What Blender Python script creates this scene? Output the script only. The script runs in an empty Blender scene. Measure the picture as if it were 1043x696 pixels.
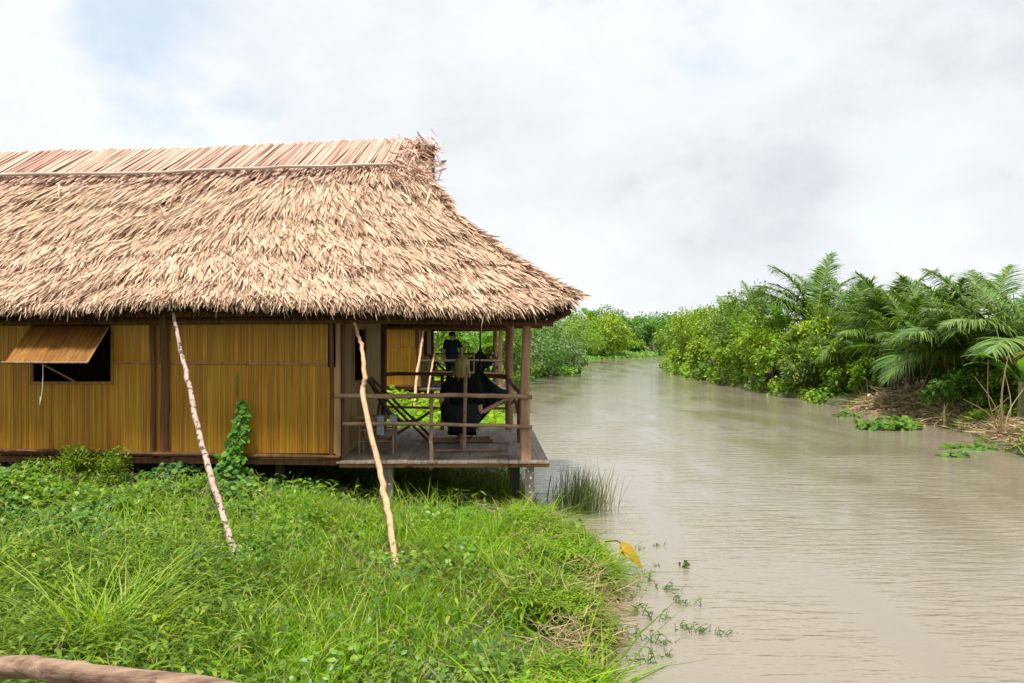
import bpy, math, random
import numpy as np
from mathutils import Vector, noise as mnoise
random.seed(7)
RNG = np.random.default_rng(7)
sc = bpy.context.scene
COL = sc.collection
R = math.radians

# ------------------------------------------------------------------ camera, sky, sun
F = 1050.0
cam = bpy.data.cameras.new('camera'); camo = bpy.data.objects.new('camera', cam); COL.objects.link(camo)
camo.location = (0, 0, 2.5); camo.rotation_euler = (R(90), 0, 0)
cam.sensor_width = 36; cam.lens = 36 * F / 1043; cam.shift_y = -8 / 1043
cam.clip_start = 0.05; cam.clip_end = 2000
sc.camera = camo

SUN_EL, SUN_AZ = 70, 200          # azimuth clockwise from +Y
world = bpy.data.worlds.new('World'); sc.world = world; world.use_nodes = True
nt = world.node_tree; nt.nodes.clear()
def N(t, typ, **kw):
    n = t.nodes.new(typ)
    for k, v in kw.items():
        if k.startswith('i_'): n.inputs[k[2:].replace('_', ' ')].default_value = v
        else: setattr(n, k, v)
    return n
def L(t, a, b): t.links.new(a, b)
def ramp(t, pts, interp='LINEAR'):
    n = t.nodes.new('ShaderNodeValToRGB'); cr = n.color_ramp; cr.interpolation = interp
    while len(cr.elements) < len(pts): cr.elements.new(0.5)
    for e, (p, c) in zip(cr.elements, pts):
        e.position = p; e.color = (c[0], c[1], c[2], 1) if len(c) == 3 else c
    return n
out = N(nt, 'ShaderNodeOutputWorld'); bg = N(nt, 'ShaderNodeBackground'); bg.inputs['Strength'].default_value = 0.1
sky = N(nt, 'ShaderNodeTexSky', sky_type='NISHITA', sun_disc=False, sun_elevation=R(SUN_EL), sun_rotation=R(SUN_AZ))
tc = N(nt, 'ShaderNodeTexCoord')
mp = N(nt, 'ShaderNodeMapping'); mp.inputs['Scale'].default_value = (1, 1, 1.5); mp.inputs['Location'].default_value = (0.35, 0, 0.12)
n1 = N(nt, 'ShaderNodeTexNoise'); n1.inputs['Scale'].default_value = 3.4; n1.inputs['Detail'].default_value = 9; n1.inputs['Roughness'].default_value = .6; n1.inputs['Distortion'].default_value = .0
L(nt, tc.outputs['Generated'], mp.inputs['Vector']); L(nt, mp.outputs[0], n1.inputs['Vector'])
# a broad grey bank of cloud low over the river, to the right of the roof
dp = N(nt, 'ShaderNodeVectorMath', operation='DISTANCE'); dp.inputs[1].default_value = (0.25, 0.96, 0.14)
sc3 = N(nt, 'ShaderNodeVectorMath', operation='MULTIPLY'); sc3.inputs[1].default_value = (1, 1, 1.9)
dp.inputs[1].default_value = (0.24, 0.96, 0.14 * 1.9)
L(nt, tc.outputs['Generated'], sc3.inputs[0]); L(nt, sc3.outputs[0], dp.inputs[0])
mr = N(nt, 'ShaderNodeMapRange'); mr.inputs['From Min'].default_value = 0.0; mr.inputs['From Max'].default_value = 0.36
mr.inputs['To Min'].default_value = 0.10; mr.inputs['To Max'].default_value = 0.0
L(nt, dp.outputs['Value'], mr.inputs['Value'])
sub = N(nt, 'ShaderNodeMath', operation='SUBTRACT'); L(nt, n1.outputs['Fac'], sub.inputs[0]); L(nt, mr.outputs[0], sub.inputs[1])
cr = ramp(nt, [(0.24, (3.45, 3.66, 3.95)), (0.36, (3.95, 4.12, 4.34)), (0.44, (4.4, 4.57, 4.77)), (0.51, (4.6, 4.78, 4.98)), (0.62, (5.1, 5.2, 5.3))])
L(nt, sub.outputs[0], cr.inputs['Fac'])
cov = ramp(nt, [(0.0, (1, 1, 1)), (0.58, (1, 1, 1)), (0.72, (.55, .55, .55))]); L(nt, n1.outputs['Fac'], cov.inputs['Fac'])
mx = N(nt, 'ShaderNodeMix', data_type='RGBA'); L(nt, cov.outputs[0], mx.inputs[0]); L(nt, sky.outputs[0], mx.inputs[6]); L(nt, cr.outputs[0], mx.inputs[7])
bd = N(nt, 'ShaderNodeVectorMath', operation='DISTANCE'); bd.inputs[1].default_value = (-.312, .907, .285); L(nt, tc.outputs['Generated'], bd.inputs[0])
n2 = N(nt, 'ShaderNodeTexNoise'); n2.inputs['Scale'].default_value = 11; n2.inputs['Detail'].default_value = 6; L(nt, mp.outputs[0], n2.inputs['Vector'])
ba = N(nt, 'ShaderNodeMath', operation='MULTIPLY_ADD'); ba.inputs[1].default_value = .22; L(nt, n2.outputs['Fac'], ba.inputs[0]); L(nt, bd.outputs['Value'], ba.inputs[2])
bm2 = N(nt, 'ShaderNodeMapRange'); bm2.inputs['From Min'].default_value = .13; bm2.inputs['From Max'].default_value = .21; bm2.inputs['To Min'].default_value = .75; bm2.inputs['To Max'].default_value = 0; L(nt, ba.outputs[0], bm2.inputs['Value'])
mb2 = N(nt, 'ShaderNodeMix', data_type='RGBA'); L(nt, bm2.outputs[0], mb2.inputs[0]); L(nt, mx.outputs[2], mb2.inputs[6]); mb2.inputs[7].default_value = (3.0, 3.75, 4.6, 1)
L(nt, mb2.outputs[2], bg.inputs['Color']); L(nt, bg.outputs[0], out.inputs['Surface'])

sl = bpy.data.lights.new('sun', 'SUN'); sl.energy = 3.0; sl.angle = R(9); sl.color = (1, .95, .86)
so = bpy.data.objects.new('sun', sl); COL.objects.link(so)
az, el = R(SUN_AZ), R(SUN_EL)
sdir = Vector((math.sin(az) * math.cos(el), math.cos(az) * math.cos(el), math.sin(el)))
so.rotation_euler = (-sdir).to_track_quat('-Z', 'Y').to_euler()
sc.view_settings.view_transform = 'Standard'; sc.view_settings.look = 'None'; sc.view_settings.gamma = 1
sc.view_settings.exposure = 1.0
sc.render.resolution_x = 1024; sc.render.resolution_y = 683

# ------------------------------------------------------------------ helpers
def P(u, v, Y): return np.array([(u - 521.5) / F * Y, Y, 2.5 + (340 - v) / F * Y])
ORG = {}
def empty(name, loc, label=None, cat=None, group=None):
    o = bpy.data.objects.new(name, None); COL.objects.link(o); o.location = loc; o.empty_display_size = .1
    ORG[o.name] = np.array(loc, float)
    tag(o, label, cat, group); return o
def tag(o, label=None, cat=None, group=None, kind=None):
    if label: o['label'] = label
    if cat: o['category'] = cat
    if group: o['group'] = group
    if kind: o['kind'] = kind
    return o
class MB:
    """collects pieces: V arrays and face arrays (k columns)"""
    def __init__(s): s.V = []; s.Fc = []; s.n = 0; s.M = []
    def add(s, V, Fa, m=0):
        V = np.asarray(V, float).reshape(-1, 3)
        for f in (Fa if isinstance(Fa, list) else [Fa]):
            f = np.asarray(f, int)
            if len(f): s.Fc.append(f + s.n); s.M.append(np.full(len(f), m))
        s.V.append(V); s.n += len(V); return s
    def mesh(s, name, mats, org, smooth=False):
        V = np.concatenate(s.V) - org
        me = bpy.data.meshes.new(name)
        sizes = np.concatenate([np.full(len(f), f.shape[1]) for f in s.Fc])
        loops = np.concatenate([f.ravel() for f in s.Fc])
        me.vertices.add(len(V)); me.vertices.foreach_set('co', V.astype(np.float32).ravel())
        me.loops.add(len(loops)); me.loops.foreach_set('vertex_index', loops.astype(np.int32))
        me.polygons.add(len(sizes)); st = np.concatenate([[0], np.cumsum(sizes)[:-1]])
        me.polygons.foreach_set('loop_start', st.astype(np.int32))
        me.polygons.foreach_set('material_index', np.concatenate(s.M).astype(np.int32))
        me.polygons.foreach_set('use_smooth', np.full(len(sizes), smooth))
        for m in (mats if isinstance(mats, (list, tuple)) else [mats]): me.materials.append(m)
        me.update(calc_edges=True); me.validate(); return me
    def build(s, name, mats, parent=None, smooth=False, loc=None):
        if parent is not None: org = ORG[parent.name]
        elif loc is not None: org = np.array(loc, float)
        else:
            V = np.concatenate(s.V); org = np.array([V[:, 0].mean(), V[:, 1].mean(), V[:, 2].min()])
        o = bpy.data.objects.new(name, s.mesh(name, mats, org, smooth)); COL.objects.link(o)
        if parent is not None: o.parent = parent
        else: o.location = org
        ORG[o.name] = org
        return o
def copy_tree(o, parent=None):
    c = o.copy(); COL.objects.link(c); c.parent = parent
    for ch in o.children: copy_tree(ch, c)
    return c
def nrm(a): a = np.asarray(a, float); return a / np.maximum(np.linalg.norm(a, axis=-1, keepdims=True), 1e-9)
BOXF = np.array([[0, 3, 2, 1], [4, 5, 6, 7], [0, 1, 5, 4], [1, 2, 6, 5], [2, 3, 7, 6], [3, 0, 4, 7]])
def box(mb, x0, x1, y0, y1, z0, z1, m=0, j=0.0):
    V = np.array([[x0, y0, z0], [x1, y0, z0], [x1, y1, z0], [x0, y1, z0], [x0, y0, z1], [x1, y0, z1], [x1, y1, z1], [x0, y1, z1]])
    if j: V = V + RNG.uniform(-j, j, V.shape)
    mb.add(V, BOXF, m)
def tube(mb, pts, rad, sides=8, wob=0.0, m=0, sub=1, bend=0.0):
    pts = np.array(pts, float); rad = np.broadcast_to(np.array(rad, float), (len(pts),)).copy()
    if sub > 1:
        t = np.linspace(0, len(pts) - 1, (len(pts) - 1) * sub + 1); i = np.minimum(t.astype(int), len(pts) - 2); f = (t - i)[:, None]
        pp = np.vstack([2 * pts[0] - pts[1], pts, 2 * pts[-1] - pts[-2]])
        a, b, c, d = pp[i], pp[i + 1], pp[i + 2], pp[i + 3]
        pts = .5 * (2 * b + (c - a) * f + (2 * a - 5 * b + 4 * c - d) * f ** 2 + (3 * b - a - 3 * c + d) * f ** 3)
        rad = np.interp(t, np.arange(len(rad)), rad)
    n = len(pts)
    if bend: 
        w = RNG.normal(0, bend, (n, 3)); w[0] = w[-1] = 0; pts = pts + w
    T = nrm(np.gradient(pts, axis=0)); up = np.array([0, 0, 1.]) if abs(T[0][2]) < .9 else np.array([0, 1., 0])
    A = nrm(np.cross(T, up)); B = np.cross(T, A)
    ang = np.linspace(0, 2 * math.pi, sides, endpoint=False)
    rr = rad[:, None] * (1 + RNG.normal(0, wob, (n, sides))) if wob else np.repeat(rad[:, None], sides, 1)
    V = pts[:, None] + rr[..., None] * (np.cos(ang)[None, :, None] * A[:, None] + np.sin(ang)[None, :, None] * B[:, None])
    i, k = np.meshgrid(np.arange(n - 1), np.arange(sides), indexing='ij'); k2 = (k + 1) % sides
    q = np.stack([i * sides + k, i * sides + k2, (i + 1) * sides + k2, (i + 1) * sides + k], -1).reshape(-1, 4)
    V = V.reshape(-1, 3)
    caps = [np.arange(sides)[None, :].copy(), (np.arange(sides)[::-1] + (n - 1) * sides)[None, :]]
    mb.add(V, [q] + caps, m)
def strips(mb, P0, D, W, ln, wd, bend=None, prof=(1, .9, .6, .05), m=0, cup=0.0):
    """many thin leaves at once: P0 base, D direction, W width direction, ln lengths, wd widths, bend vector added as t^2"""
    n = len(P0); s = len(prof); t = np.linspace(0, 1, s)
    D = nrm(D); W = nrm(W); ln = np.broadcast_to(ln, n); wd = np.broadcast_to(wd, n)
    c = P0[:, None] + D[:, None] * (ln[:, None] * t)[..., None]
    if bend is not None: c = c + bend[:, None] * (t ** 2)[None, :, None]
    h = W[:, None] * (wd[:, None] * .5 * np.array(prof))[..., None]
    if cup:
        Nn = nrm(np.cross(D, W))[:, None] * (wd[:, None] * cup * np.array(prof))[..., None]
        V = np.stack([c - h + Nn, c, c + h + Nn], 2).reshape(-1, 3); w = 3
        base = (np.arange(n) * s * 3)[:, None, None, None] + (np.arange(s - 1) * 3)[None, :, None, None] + np.arange(2)[None, None, :, None]
        q = (base + np.array([0, 1, 4, 3])).reshape(-1, 4)
    else:
        V = np.stack([c - h, c + h], 2).reshape(-1, 3)
        base = (np.arange(n) * s * 2)[:, None, None] + (np.arange(s - 1) * 2)[None, :, None]
        q = (base + np.array([0, 1, 3, 2])).reshape(-1, 4)
    mb.add(V, q, m)
def rdir(n, zmin=-1, zmax=1):
    a = RNG.uniform(0, 2 * math.pi, n); z = RNG.uniform(zmin, zmax, n); r = np.sqrt(1 - z * z)
    return np.stack([r * np.cos(a), r * np.sin(a), z], 1)
def fbm(X, Y, s, seed=0):
    """cheap smooth noise, vectorised: sum of rotated sines"""
    r = np.random.default_rng(seed); o = 0
    for k in range(7):
        a = r.uniform(0, 6.28); f = s * r.uniform(.6, 2.2); o = o + np.sin((X * math.cos(a) + Y * math.sin(a)) * f + r.uniform(0, 6.28)) / 7 ** .5
    return o * .75
# ------------------------------------------------------------------ materials
def mat(name):
    m = bpy.data.materials.new(name); m.use_nodes = True; t = m.node_tree
    return m, t, t.nodes['Principled BSDF'], t.nodes['Material Output']
def leafmat(name, cols, transl=.3, rough=.5, spec=.3, patch=None, pscale=1.0, tcol=None, pf=(.42, .6)):
    m, t, b, o = mat(name)
    g = N(t, 'ShaderNodeNewGeometry')
    r = ramp(t, [((i + .0) / max(1, len(cols) - 1), c) for i, c in enumerate(cols)]); L(t, g.outputs['Random Per Island'], r.inputs['Fac'])
    col = r.outputs[0]
    if patch:
        tcx = N(t, 'ShaderNodeNewGeometry'); nz = N(t, 'ShaderNodeTexNoise'); nz.inputs['Scale'].default_value = pscale; nz.inputs['Detail'].default_value = 3
        L(t, tcx.outputs['Position'], nz.inputs['Vector'])
        rr = ramp(t, [(pf[0], (0, 0, 0)), (pf[1], (1, 1, 1))]); L(t, nz.outputs['Fac'], rr.inputs['Fac'])
        r2 = ramp(t, [(i / max(1, len(patch) - 1), c) for i, c in enumerate(patch)]); L(t, g.outputs['Random Per Island'], r2.inputs['Fac'])
        mm = N(t, 'ShaderNodeMix', data_type='RGBA'); L(t, rr.outputs[0], mm.inputs[0]); L(t, col, mm.inputs[6]); L(t, r2.outputs[0], mm.inputs[7]); col = mm.outputs[2]
    L(t, col, b.inputs['Base Color']); b.inputs['Roughness'].default_value = rough; b.inputs['Specular IOR Level'].default_value = spec
    if transl:
        tr = N(t, 'ShaderNodeBsdfTranslucent'); ms = N(t, 'ShaderNodeMixShader'); ms.inputs[0].default_value = transl
        hs = N(t, 'ShaderNodeHueSaturation'); hs.inputs['Value'].default_value = 1.45; hs.inputs['Saturation'].default_value = 1.1; hs.inputs['Hue'].default_value = .49
        L(t, col, hs.inputs['Color']); L(t, hs.outputs[0], tr.inputs['Color'])
        L(t, b.outputs[0], ms.inputs[1]); L(t, tr.outputs[0], ms.inputs[2]); L(t, ms.outputs[0], o.inputs['Surface'])
    return m
def woodmat(name, c1, c2, scale=(14, 14, 1.5), rough=.75, c3=None, spots=None, bump=.3, ns=1.0, island=0.0):
    m, t, b, o = mat(name)
    tcx = N(t, 'ShaderNodeTexCoord'); mpx = N(t, 'ShaderNodeMapping'); mpx.inputs['Scale'].default_value = scale
    L(t, tcx.outputs['Object'], mpx.inputs['Vector'])
    nz = N(t, 'ShaderNodeTexNoise'); nz.inputs['Scale'].default_value = ns; nz.inputs['Detail'].default_value = 8; nz.inputs['Roughness'].default_value = .65
    L(t, mpx.outputs[0], nz.inputs['Vector'])
    pts = [(.3, c1), (.62, c2)] + ([(.78, c3)] if c3 else [])
    r = ramp(t, pts); L(t, nz.outputs['Fac'], r.inputs['Fac']); col = r.outputs[0]
    if spots:
        n2 = N(t, 'ShaderNodeTexNoise'); n2.inputs['Scale'].default_value = spots[1]; n2.inputs['Detail'].default_value = 5; L(t, tcx.outputs['Object'], n2.inputs['Vector'])
        r2 = ramp(t, [(spots[2], (0, 0, 0)), (spots[2] + .06, (1, 1, 1))]); L(t, n2.outputs['Fac'], r2.inputs['Fac'])
        mm = N(t, 'ShaderNodeMix', data_type='RGBA'); L(t, r2.outputs[0], mm.inputs[0]); L(t, col, mm.inputs[6]); mm.inputs[7].default_value = (*spots[0], 1); col = mm.outputs[2]
    if island:
        g = N(t, 'ShaderNodeNewGeometry'); mrx = N(t, 'ShaderNodeMapRange'); mrx.inputs['To Min'].default_value = 1 - island; mrx.inputs['To Max'].default_value = 1 + island
        L(t, g.outputs['Random Per Island'], mrx.inputs['Value'])
        hs = N(t, 'ShaderNodeHueSaturation'); L(t, mrx.outputs[0], hs.inputs['Value']); L(t, col, hs.inputs['Color']); col = hs.outputs[0]
        mr2 = N(t, 'ShaderNodeMapRange'); mr2.inputs['To Min'].default_value = .49; mr2.inputs['To Max'].default_value = .51
        ml = N(t, 'ShaderNodeMath', operation='FRACT'); mu = N(t, 'ShaderNodeMath', operation='MULTIPLY'); mu.inputs[1].default_value = 7.3
        L(t, g.outputs['Random Per Island'], mu.inputs[0]); L(t, mu.outputs[0], ml.inputs[0]); L(t, ml.outputs[0], mr2.inputs['Value']); L(t, mr2.outputs[0], hs.inputs['Hue'])
    L(t, col, b.inputs['Base Color']); b.inputs['Roughness'].default_value = rough; b.inputs['Specular IOR Level'].default_value = .25
    bp = N(t, 'ShaderNodeBump'); bp.inputs['Strength'].default_value = bump; bp.inputs['Distance'].default_value = .01
    L(t, nz.outputs['Fac'], bp.inputs['Height']); L(t, bp.outputs[0], b.inputs['Normal'])
    return m
def plain(name, c, rough=.8, spec=.3, var=.15, scale=20):
    m, t, b, o = mat(name)
    tcx = N(t, 'ShaderNodeTexCoord'); nz = N(t, 'ShaderNodeTexNoise'); nz.inputs['Scale'].default_value = scale; nz.inputs['Detail'].default_value = 5; L(t, tcx.outputs['Object'], nz.inputs['Vector'])
    r = ramp(t, [(.3, tuple(x * (1 - var) for x in c)), (.7, tuple(min(1, x * (1 + var)) for x in c))]); L(t, nz.outputs['Fac'], r.inputs['Fac'])
    L(t, r.outputs[0], b.inputs['Base Color']); b.inputs['Roughness'].default_value = rough; b.inputs['Specular IOR Level'].default_value = spec
    return m
M = {}
M['thatch'] = leafmat('dry_thatch', [(.24, .145, .09), (.50, .345, .235), (.64, .465, .325), (.74, .57, .42), (.38, .23, .145), (.70, .54, .40)], transl=.12, rough=.7, spec=.15,
                      patch=[(.24, .15, .10), (.52, .36, .25), (.64, .48, .35), (.40, .27, .19)], pscale=1.9)
M['cap'] = leafmat('ridge_cap_leaf', [(.30, .15, .11), (.58, .38, .29), (.68, .49, .38), (.44, .26, .20), (.66, .46, .35)], transl=.08, rough=.6, spec=.2)
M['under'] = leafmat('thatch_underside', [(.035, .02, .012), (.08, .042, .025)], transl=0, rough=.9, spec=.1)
M['wall'] = woodmat('split_bamboo', (.22, .088, .007), (.48, .235, .018), scale=(60, 60, 1.1), rough=.45, c3=(.66, .40, .06), bump=.3, island=.17)
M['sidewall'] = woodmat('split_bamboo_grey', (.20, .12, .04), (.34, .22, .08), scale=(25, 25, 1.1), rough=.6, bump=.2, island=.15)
M['shutter'] = woodmat('shutter_panel', (.16, .065, .01), (.28, .13, .025), scale=(22, 4, 4), rough=.5, bump=.2, island=.18)
M['darkwood'] = woodmat('dark_pole_wood', (.055, .022, .012), (.16, .075, .035), scale=(20, 20, 1.5), c3=(.25, .13, .06))
M['rail'] = woodmat('bare_branch_wood', (0.156, 0.090, 0.054), (0.360, 0.234, 0.150), scale=(4, 14, 14), c3=(.42, .30, .21))
M['post'] = woodmat('bare_post_wood', (0.195, 0.104, 0.061), (0.415, 0.250, 0.152), scale=(16, 16, 1.2), c3=(.44, .30, .2))
M['beam'] = woodmat('edge_board_wood', (.20, .10, .035), (.36, .20, .085), scale=(2, 16, 16), c3=(.30, .2, .12), spots=((.08, .04, .025), 6, .62))
M['plank'] = woodmat('weathered_plank', (0.160, 0.123, 0.102), (0.362, 0.297, 0.239), scale=(16, 1.5, 16), c3=(.33, .27, .21), spots=((.17, .10, .05), 1.6, .58), island=.22)
M['concrete'] = woodmat('lichened_post', (.08, .06, .045), (.22, .18, .14), scale=(6, 6, 3), spots=((.58, .56, .5), 22, .6), bump=.5)
M['darkpile'] = woodmat('wet_pile', (.04, .04, .03), (.10, .09, .06), scale=(6, 6, 3))
M['poleA'] = woodmat('peeling_pole_bark', (.30, .20, .16), (.50, .38, .32), scale=(8, 8, 8), c3=(.62, .55, .5), spots=((.09, .06, .05), 16, .53), bump=.6)
M['poleB'] = woodmat('debarked_pole', (.38, .21, .12), (.60, .37, .22), scale=(14, 14, 1.6), c3=(.66, .46, .3), spots=((.22, .11, .06), 9, .64), bump=.5)
M['ridgepole'] = woodmat('silvered_bamboo', (.30, .26, .21), (.52, .46, .38), scale=(1.5, 12, 12))
M['string'] = plain('white_string', (.7, .7, .68))
M['canvas'] = plain('dark_green_canvas', (.008, .013, .013), .8)
M['hammock'] = leafmat('hammock_cloth', [(.006, .022, .024), (.008, .028, .028)], transl=.06, rough=.65, spec=.3)
M['cloth'] = plain('grey_cloth', (.32, .33, .37), .9)
M['black'] = plain('black_cotton', (.006, .006, .008), .9, .15)
M['navy'] = plain('navy_cotton', (.010, .014, .026), .9, .15)
M['skin'] = plain('skin', (.42, .24, .16), .6)
M['hair'] = leafmat('blond_hair', [(.30, .25, .08), (.46, .40, .16), (.24, .20, .07)], transl=.1, rough=.5)
M['darkhair'] = leafmat('dark_hair', [(.02, .012, .008), (.04, .025, .015)], transl=0, rough=.5)
M['railpole'] = woodmat('near_rail_pole', (.08, .04, .025), (.36, .24, .165), scale=(2.2, 34, 34), c3=(.58, .47, .36), spots=((.14, .07, .045), 16, .62), bump=.9)
M['glassdark'] = plain('table_bottle', (.02, .05, .03), .2, .6)
M['grass'] = leafmat('meadow_blades', [(0.095, 0.235, 0.003), (0.163, 0.348, 0.004), (0.237, 0.440, 0.005), (0.122, 0.297, 0.004), (0.360, 0.513, 0.018)], transl=.32, rough=.6, spec=.15,
                     patch=[(.055, .12, .008), (.11, .20, .010), (.18, .29, .014), (.32, .34, .07)], pscale=.7)
M['tallgrass'] = leafmat('tall_blades', [(0.112, 0.240, 0.010), (0.176, 0.328, 0.014), (0.264, 0.400, 0.032), (0.352, 0.432, 0.096)], transl=.35, rough=.55, spec=.2)
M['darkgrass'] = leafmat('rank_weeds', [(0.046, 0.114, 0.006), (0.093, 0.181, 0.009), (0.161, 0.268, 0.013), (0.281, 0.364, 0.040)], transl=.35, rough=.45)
M['creeper'] = leafmat('creeper_leaf', [(0.047, 0.124, 0.008), (0.086, 0.195, 0.012), (0.133, 0.275, 0.017), (0.179, 0.329, 0.024), (0.281, 0.390, 0.047)], transl=.32, rough=.4, spec=.35, patch=[(.04, .11, .025), (.07, .17, .035), (.11, .22, .045)], pscale=.8)
M['vine'] = leafmat('vine_leaf', [(.03, .11, .010), (.055, .18, .014), (.10, .26, .02), (.16, .32, .04)], transl=.3, rough=.55, spec=.2)
M['straw'] = leafmat('dead_stems', [(.34, .25, .13), (.46, .36, .21), (.25, .15, .09), (.40, .33, .15)], transl=.15, rough=.7)
M['straw2'] = leafmat('cut_debris', [(.24, .15, .09), (.44, .31, .18), (.54, .43, .26), (.2, .12, .07), (.18, .24, .05)], transl=.1, rough=.8)
M['reed'] = leafmat('reed_blades', [(0.081, 0.162, 0.041), (0.135, 0.230, 0.054), (0.270, 0.297, 0.121), (0.378, 0.311, 0.176)], transl=.3)
M['sprig'] = leafmat('water_weed', [(.08, .16, .03), (.13, .22, .05), (.18, .25, .08)], transl=.3)
M['hyacinth'] = leafmat('hyacinth_leaf', [(.05, .13, .014), (.09, .20, .02), (.15, .27, .03)], transl=.3, rough=.55, spec=.25)
M['bed'] = leafmat('bed_leaf', [(0.080, 0.212, 0.016), (0.136, 0.297, 0.024), (0.200, 0.374, 0.040)], transl=.3, rough=.4)
M['palm'] = leafmat('coconut_leaflets', [(0.035, 0.101, 0.009), (0.070, 0.166, 0.013), (0.120, 0.230, 0.021), (0.220, 0.304, 0.041)], transl=.25, rough=.35, spec=.5)
M['palmpale'] = leafmat('pale_palm_leaflets', [(0.068, 0.152, 0.026), (0.112, 0.216, 0.038), (0.165, 0.264, 0.053), (0.225, 0.296, 0.068)], transl=.25, rough=.35, spec=.5)
M['palmyel'] = leafmat('yellowing_leaflets', [(.35, .30, .05), (.45, .36, .06), (.22, .26, .05)], transl=.3, rough=.4)
M['rachis'] = plain('frond_stalk', (.20, .24, .07), .5)
M['trunk'] = woodmat('palm_trunk', (.09, .065, .045), (.2, .15, .1), scale=(3, 3, 14))
M['stem'] = plain('shrub_stem', (.10, .075, .05), .9)
M['banana'] = leafmat('banana_leaf', [(.07, .19, .025), (.11, .26, .035), (.17, .32, .05)], transl=.4, rough=.35, spec=.5)
M['bananastem'] = plain('banana_stem', (.14, .15, .06), .6)
SH = [leafmat('shrub_leaf_mid', [(0.059, 0.154, 0.009), (0.113, 0.243, 0.013), (0.199, 0.343, 0.020), (0.318, 0.431, 0.039)], transl=.3, rough=.42),
      leafmat('shrub_leaf_yellow', [(0.100, 0.205, 0.013), (0.179, 0.311, 0.017), (0.279, 0.408, 0.027), (0.382, 0.452, 0.039)], transl=.3, rough=.42),
      leafmat('shrub_leaf_deep', [(0.036, 0.112, 0.014), (0.077, 0.188, 0.020), (0.140, 0.275, 0.030)], transl=.28, rough=.4),
      leafmat('shrub_leaf_grey', [(0.072, 0.149, 0.045), (0.132, 0.230, 0.065), (0.216, 0.310, 0.100)], transl=.25, rough=.5),
      leafmat('shrub_leaf_bronze', [(.05, .13, .016), (.09, .21, .025), (.16, .17, .04), (.14, .28, .035)], transl=.28, rough=.5)]
M['yleaf'] = leafmat('dead_yellow_leaf', [(.62, .40, .05), (.55, .30, .04)], transl=.3, rough=.5)

# ------------------------------------------------------------------ terrain and water
LX = np.array([[.4, -60], [.25, 4], [.50, 7.4], [.76, 8.8], [.92, 10.3], [.82, 11.8], [.42, 13.2], [.38, 14.2], [.30, 16], [.12, 18], [-.2, 20.5], [-.25, 35], [.2, 50], [1.1, 59], [3.6, 63.5], [4.1, 66], [3.6, 75], [5.2, 92], [6, 100], [12, 109], [19, 119], [30, 127], [60, 135], [160, 140], [400, 143]])
RX = np.array([[10, -60], [10, 15], [10.2, 20], [10.9, 23.5], [11.5, 26], [11.7, 30], [11.2, 34], [11.1, 38.6], [10.6, 45], [10.1, 54.7], [10.2, 65], [11.4, 77], [16, 84], [26, 98], [60, 110], [160, 118], [400, 122]])
def pdist(X, Y, L_):
    d = np.full(X.shape, 1e9)
    for a, b in zip(L_[:-1], L_[1:]):
        ab = b - a; t = np.clip(((X - a[0]) * ab[0] + (Y - a[1]) * ab[1]) / (ab @ ab), 0, 1)
        d = np.minimum(d, np.hypot(X - a[0] - t * ab[0], Y - a[1] - t * ab[1]))
    return d
def sstep(a, b, x): t = np.clip((x - a) / (b - a), 0, 1); return t * t * (3 - 2 * t)
def shore(X, Y):
    """signed distance to the water line (+ on land), and which side"""
    left = (X < np.interp(Y, LX[:, 1], LX[:, 0])) | (Y > 143); right = X > np.interp(Y, RX[:, 1], RX[:, 0]); right &= (Y < 122)
    dl, dr = pdist(X, Y, LX), pdist(X, Y, RX)
    d = np.where(left, dl, np.where(right, dr, -np.minimum(dl, dr)))
    return d, left, right
def gh(X, Y):
    X = np.asarray(X, float); Y = np.asarray(Y, float)
    d, left, right = shore(X, Y)
    dp_ = np.maximum(d, 0)
    near = sstep(40, 20, Y)
    hl = .06 + .13 * (1 - np.exp(-dp_ / .6)) + .15 * sstep(60, 30, Y) * sstep(0, 4, dp_) + .12 * sstep(-2.9, -4.6, X) * sstep(10.5, 13.2, Y) * near - .1 * sstep(-3.4, -2.6, X) * sstep(12.2, 13.4, Y) * near
    hr = .08 + .5 * (1 - np.exp(-dp_ / 1.2))
    h = np.where(d > 0, np.where(left, hl, hr), -.9 * (1 - np.exp(-np.maximum(-d, 0) / 1.3)) - .01)
    return h + np.where(d > 0, .03 * fbm(X, Y, 2.3, 3) * sstep(0, 1, dp_), 0)
def axis(a):
    return np.array(sorted(set(np.round(np.concatenate(a), 4))))
gx = axis([np.linspace(-900, -60, 8), np.linspace(-60, -12, 14), np.linspace(-12, -3, 40), np.linspace(-3, 2.5, 56), np.linspace(2.5, 9.5, 8), np.linspace(9.5, 14, 30), np.linspace(14, 60, 26), np.linspace(60, 900, 9)])
gy = axis([np.linspace(-900, -20, 6), np.linspace(-20, 4, 9), np.linspace(4, 20, 90), np.linspace(20, 70, 60), np.linspace(70, 150, 54), np.linspace(150, 1800, 10)])
GX, GY = np.meshgrid(gx, gy); GZ = gh(GX, GY); nx, ny = len(gx), len(gy)
i, j = np.meshgrid(np.arange(ny - 1), np.arange(nx - 1), indexing='ij'); a = i * nx + j
m_, t, b, o = mat('bank_soil')
g = N(t, 'ShaderNodeNewGeometry'); nz = N(t, 'ShaderNodeTexNoise'); nz.inputs['Scale'].default_value = 1.6; nz.inputs['Detail'].default_value = 9; L(t, g.outputs['Position'], nz.inputs['Vector'])
r = ramp(t, [(.3, (.035, .028, .017)), (.46, (.06, .05, .026)), (.6, (.055, .085, .02)), (.72, (.12, .09, .05))]); L(t, nz.outputs['Fac'], r.inputs['Fac']); L(t, r.outputs[0], b.inputs['Base Color']); b.inputs['Roughness'].default_value = .95
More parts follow.
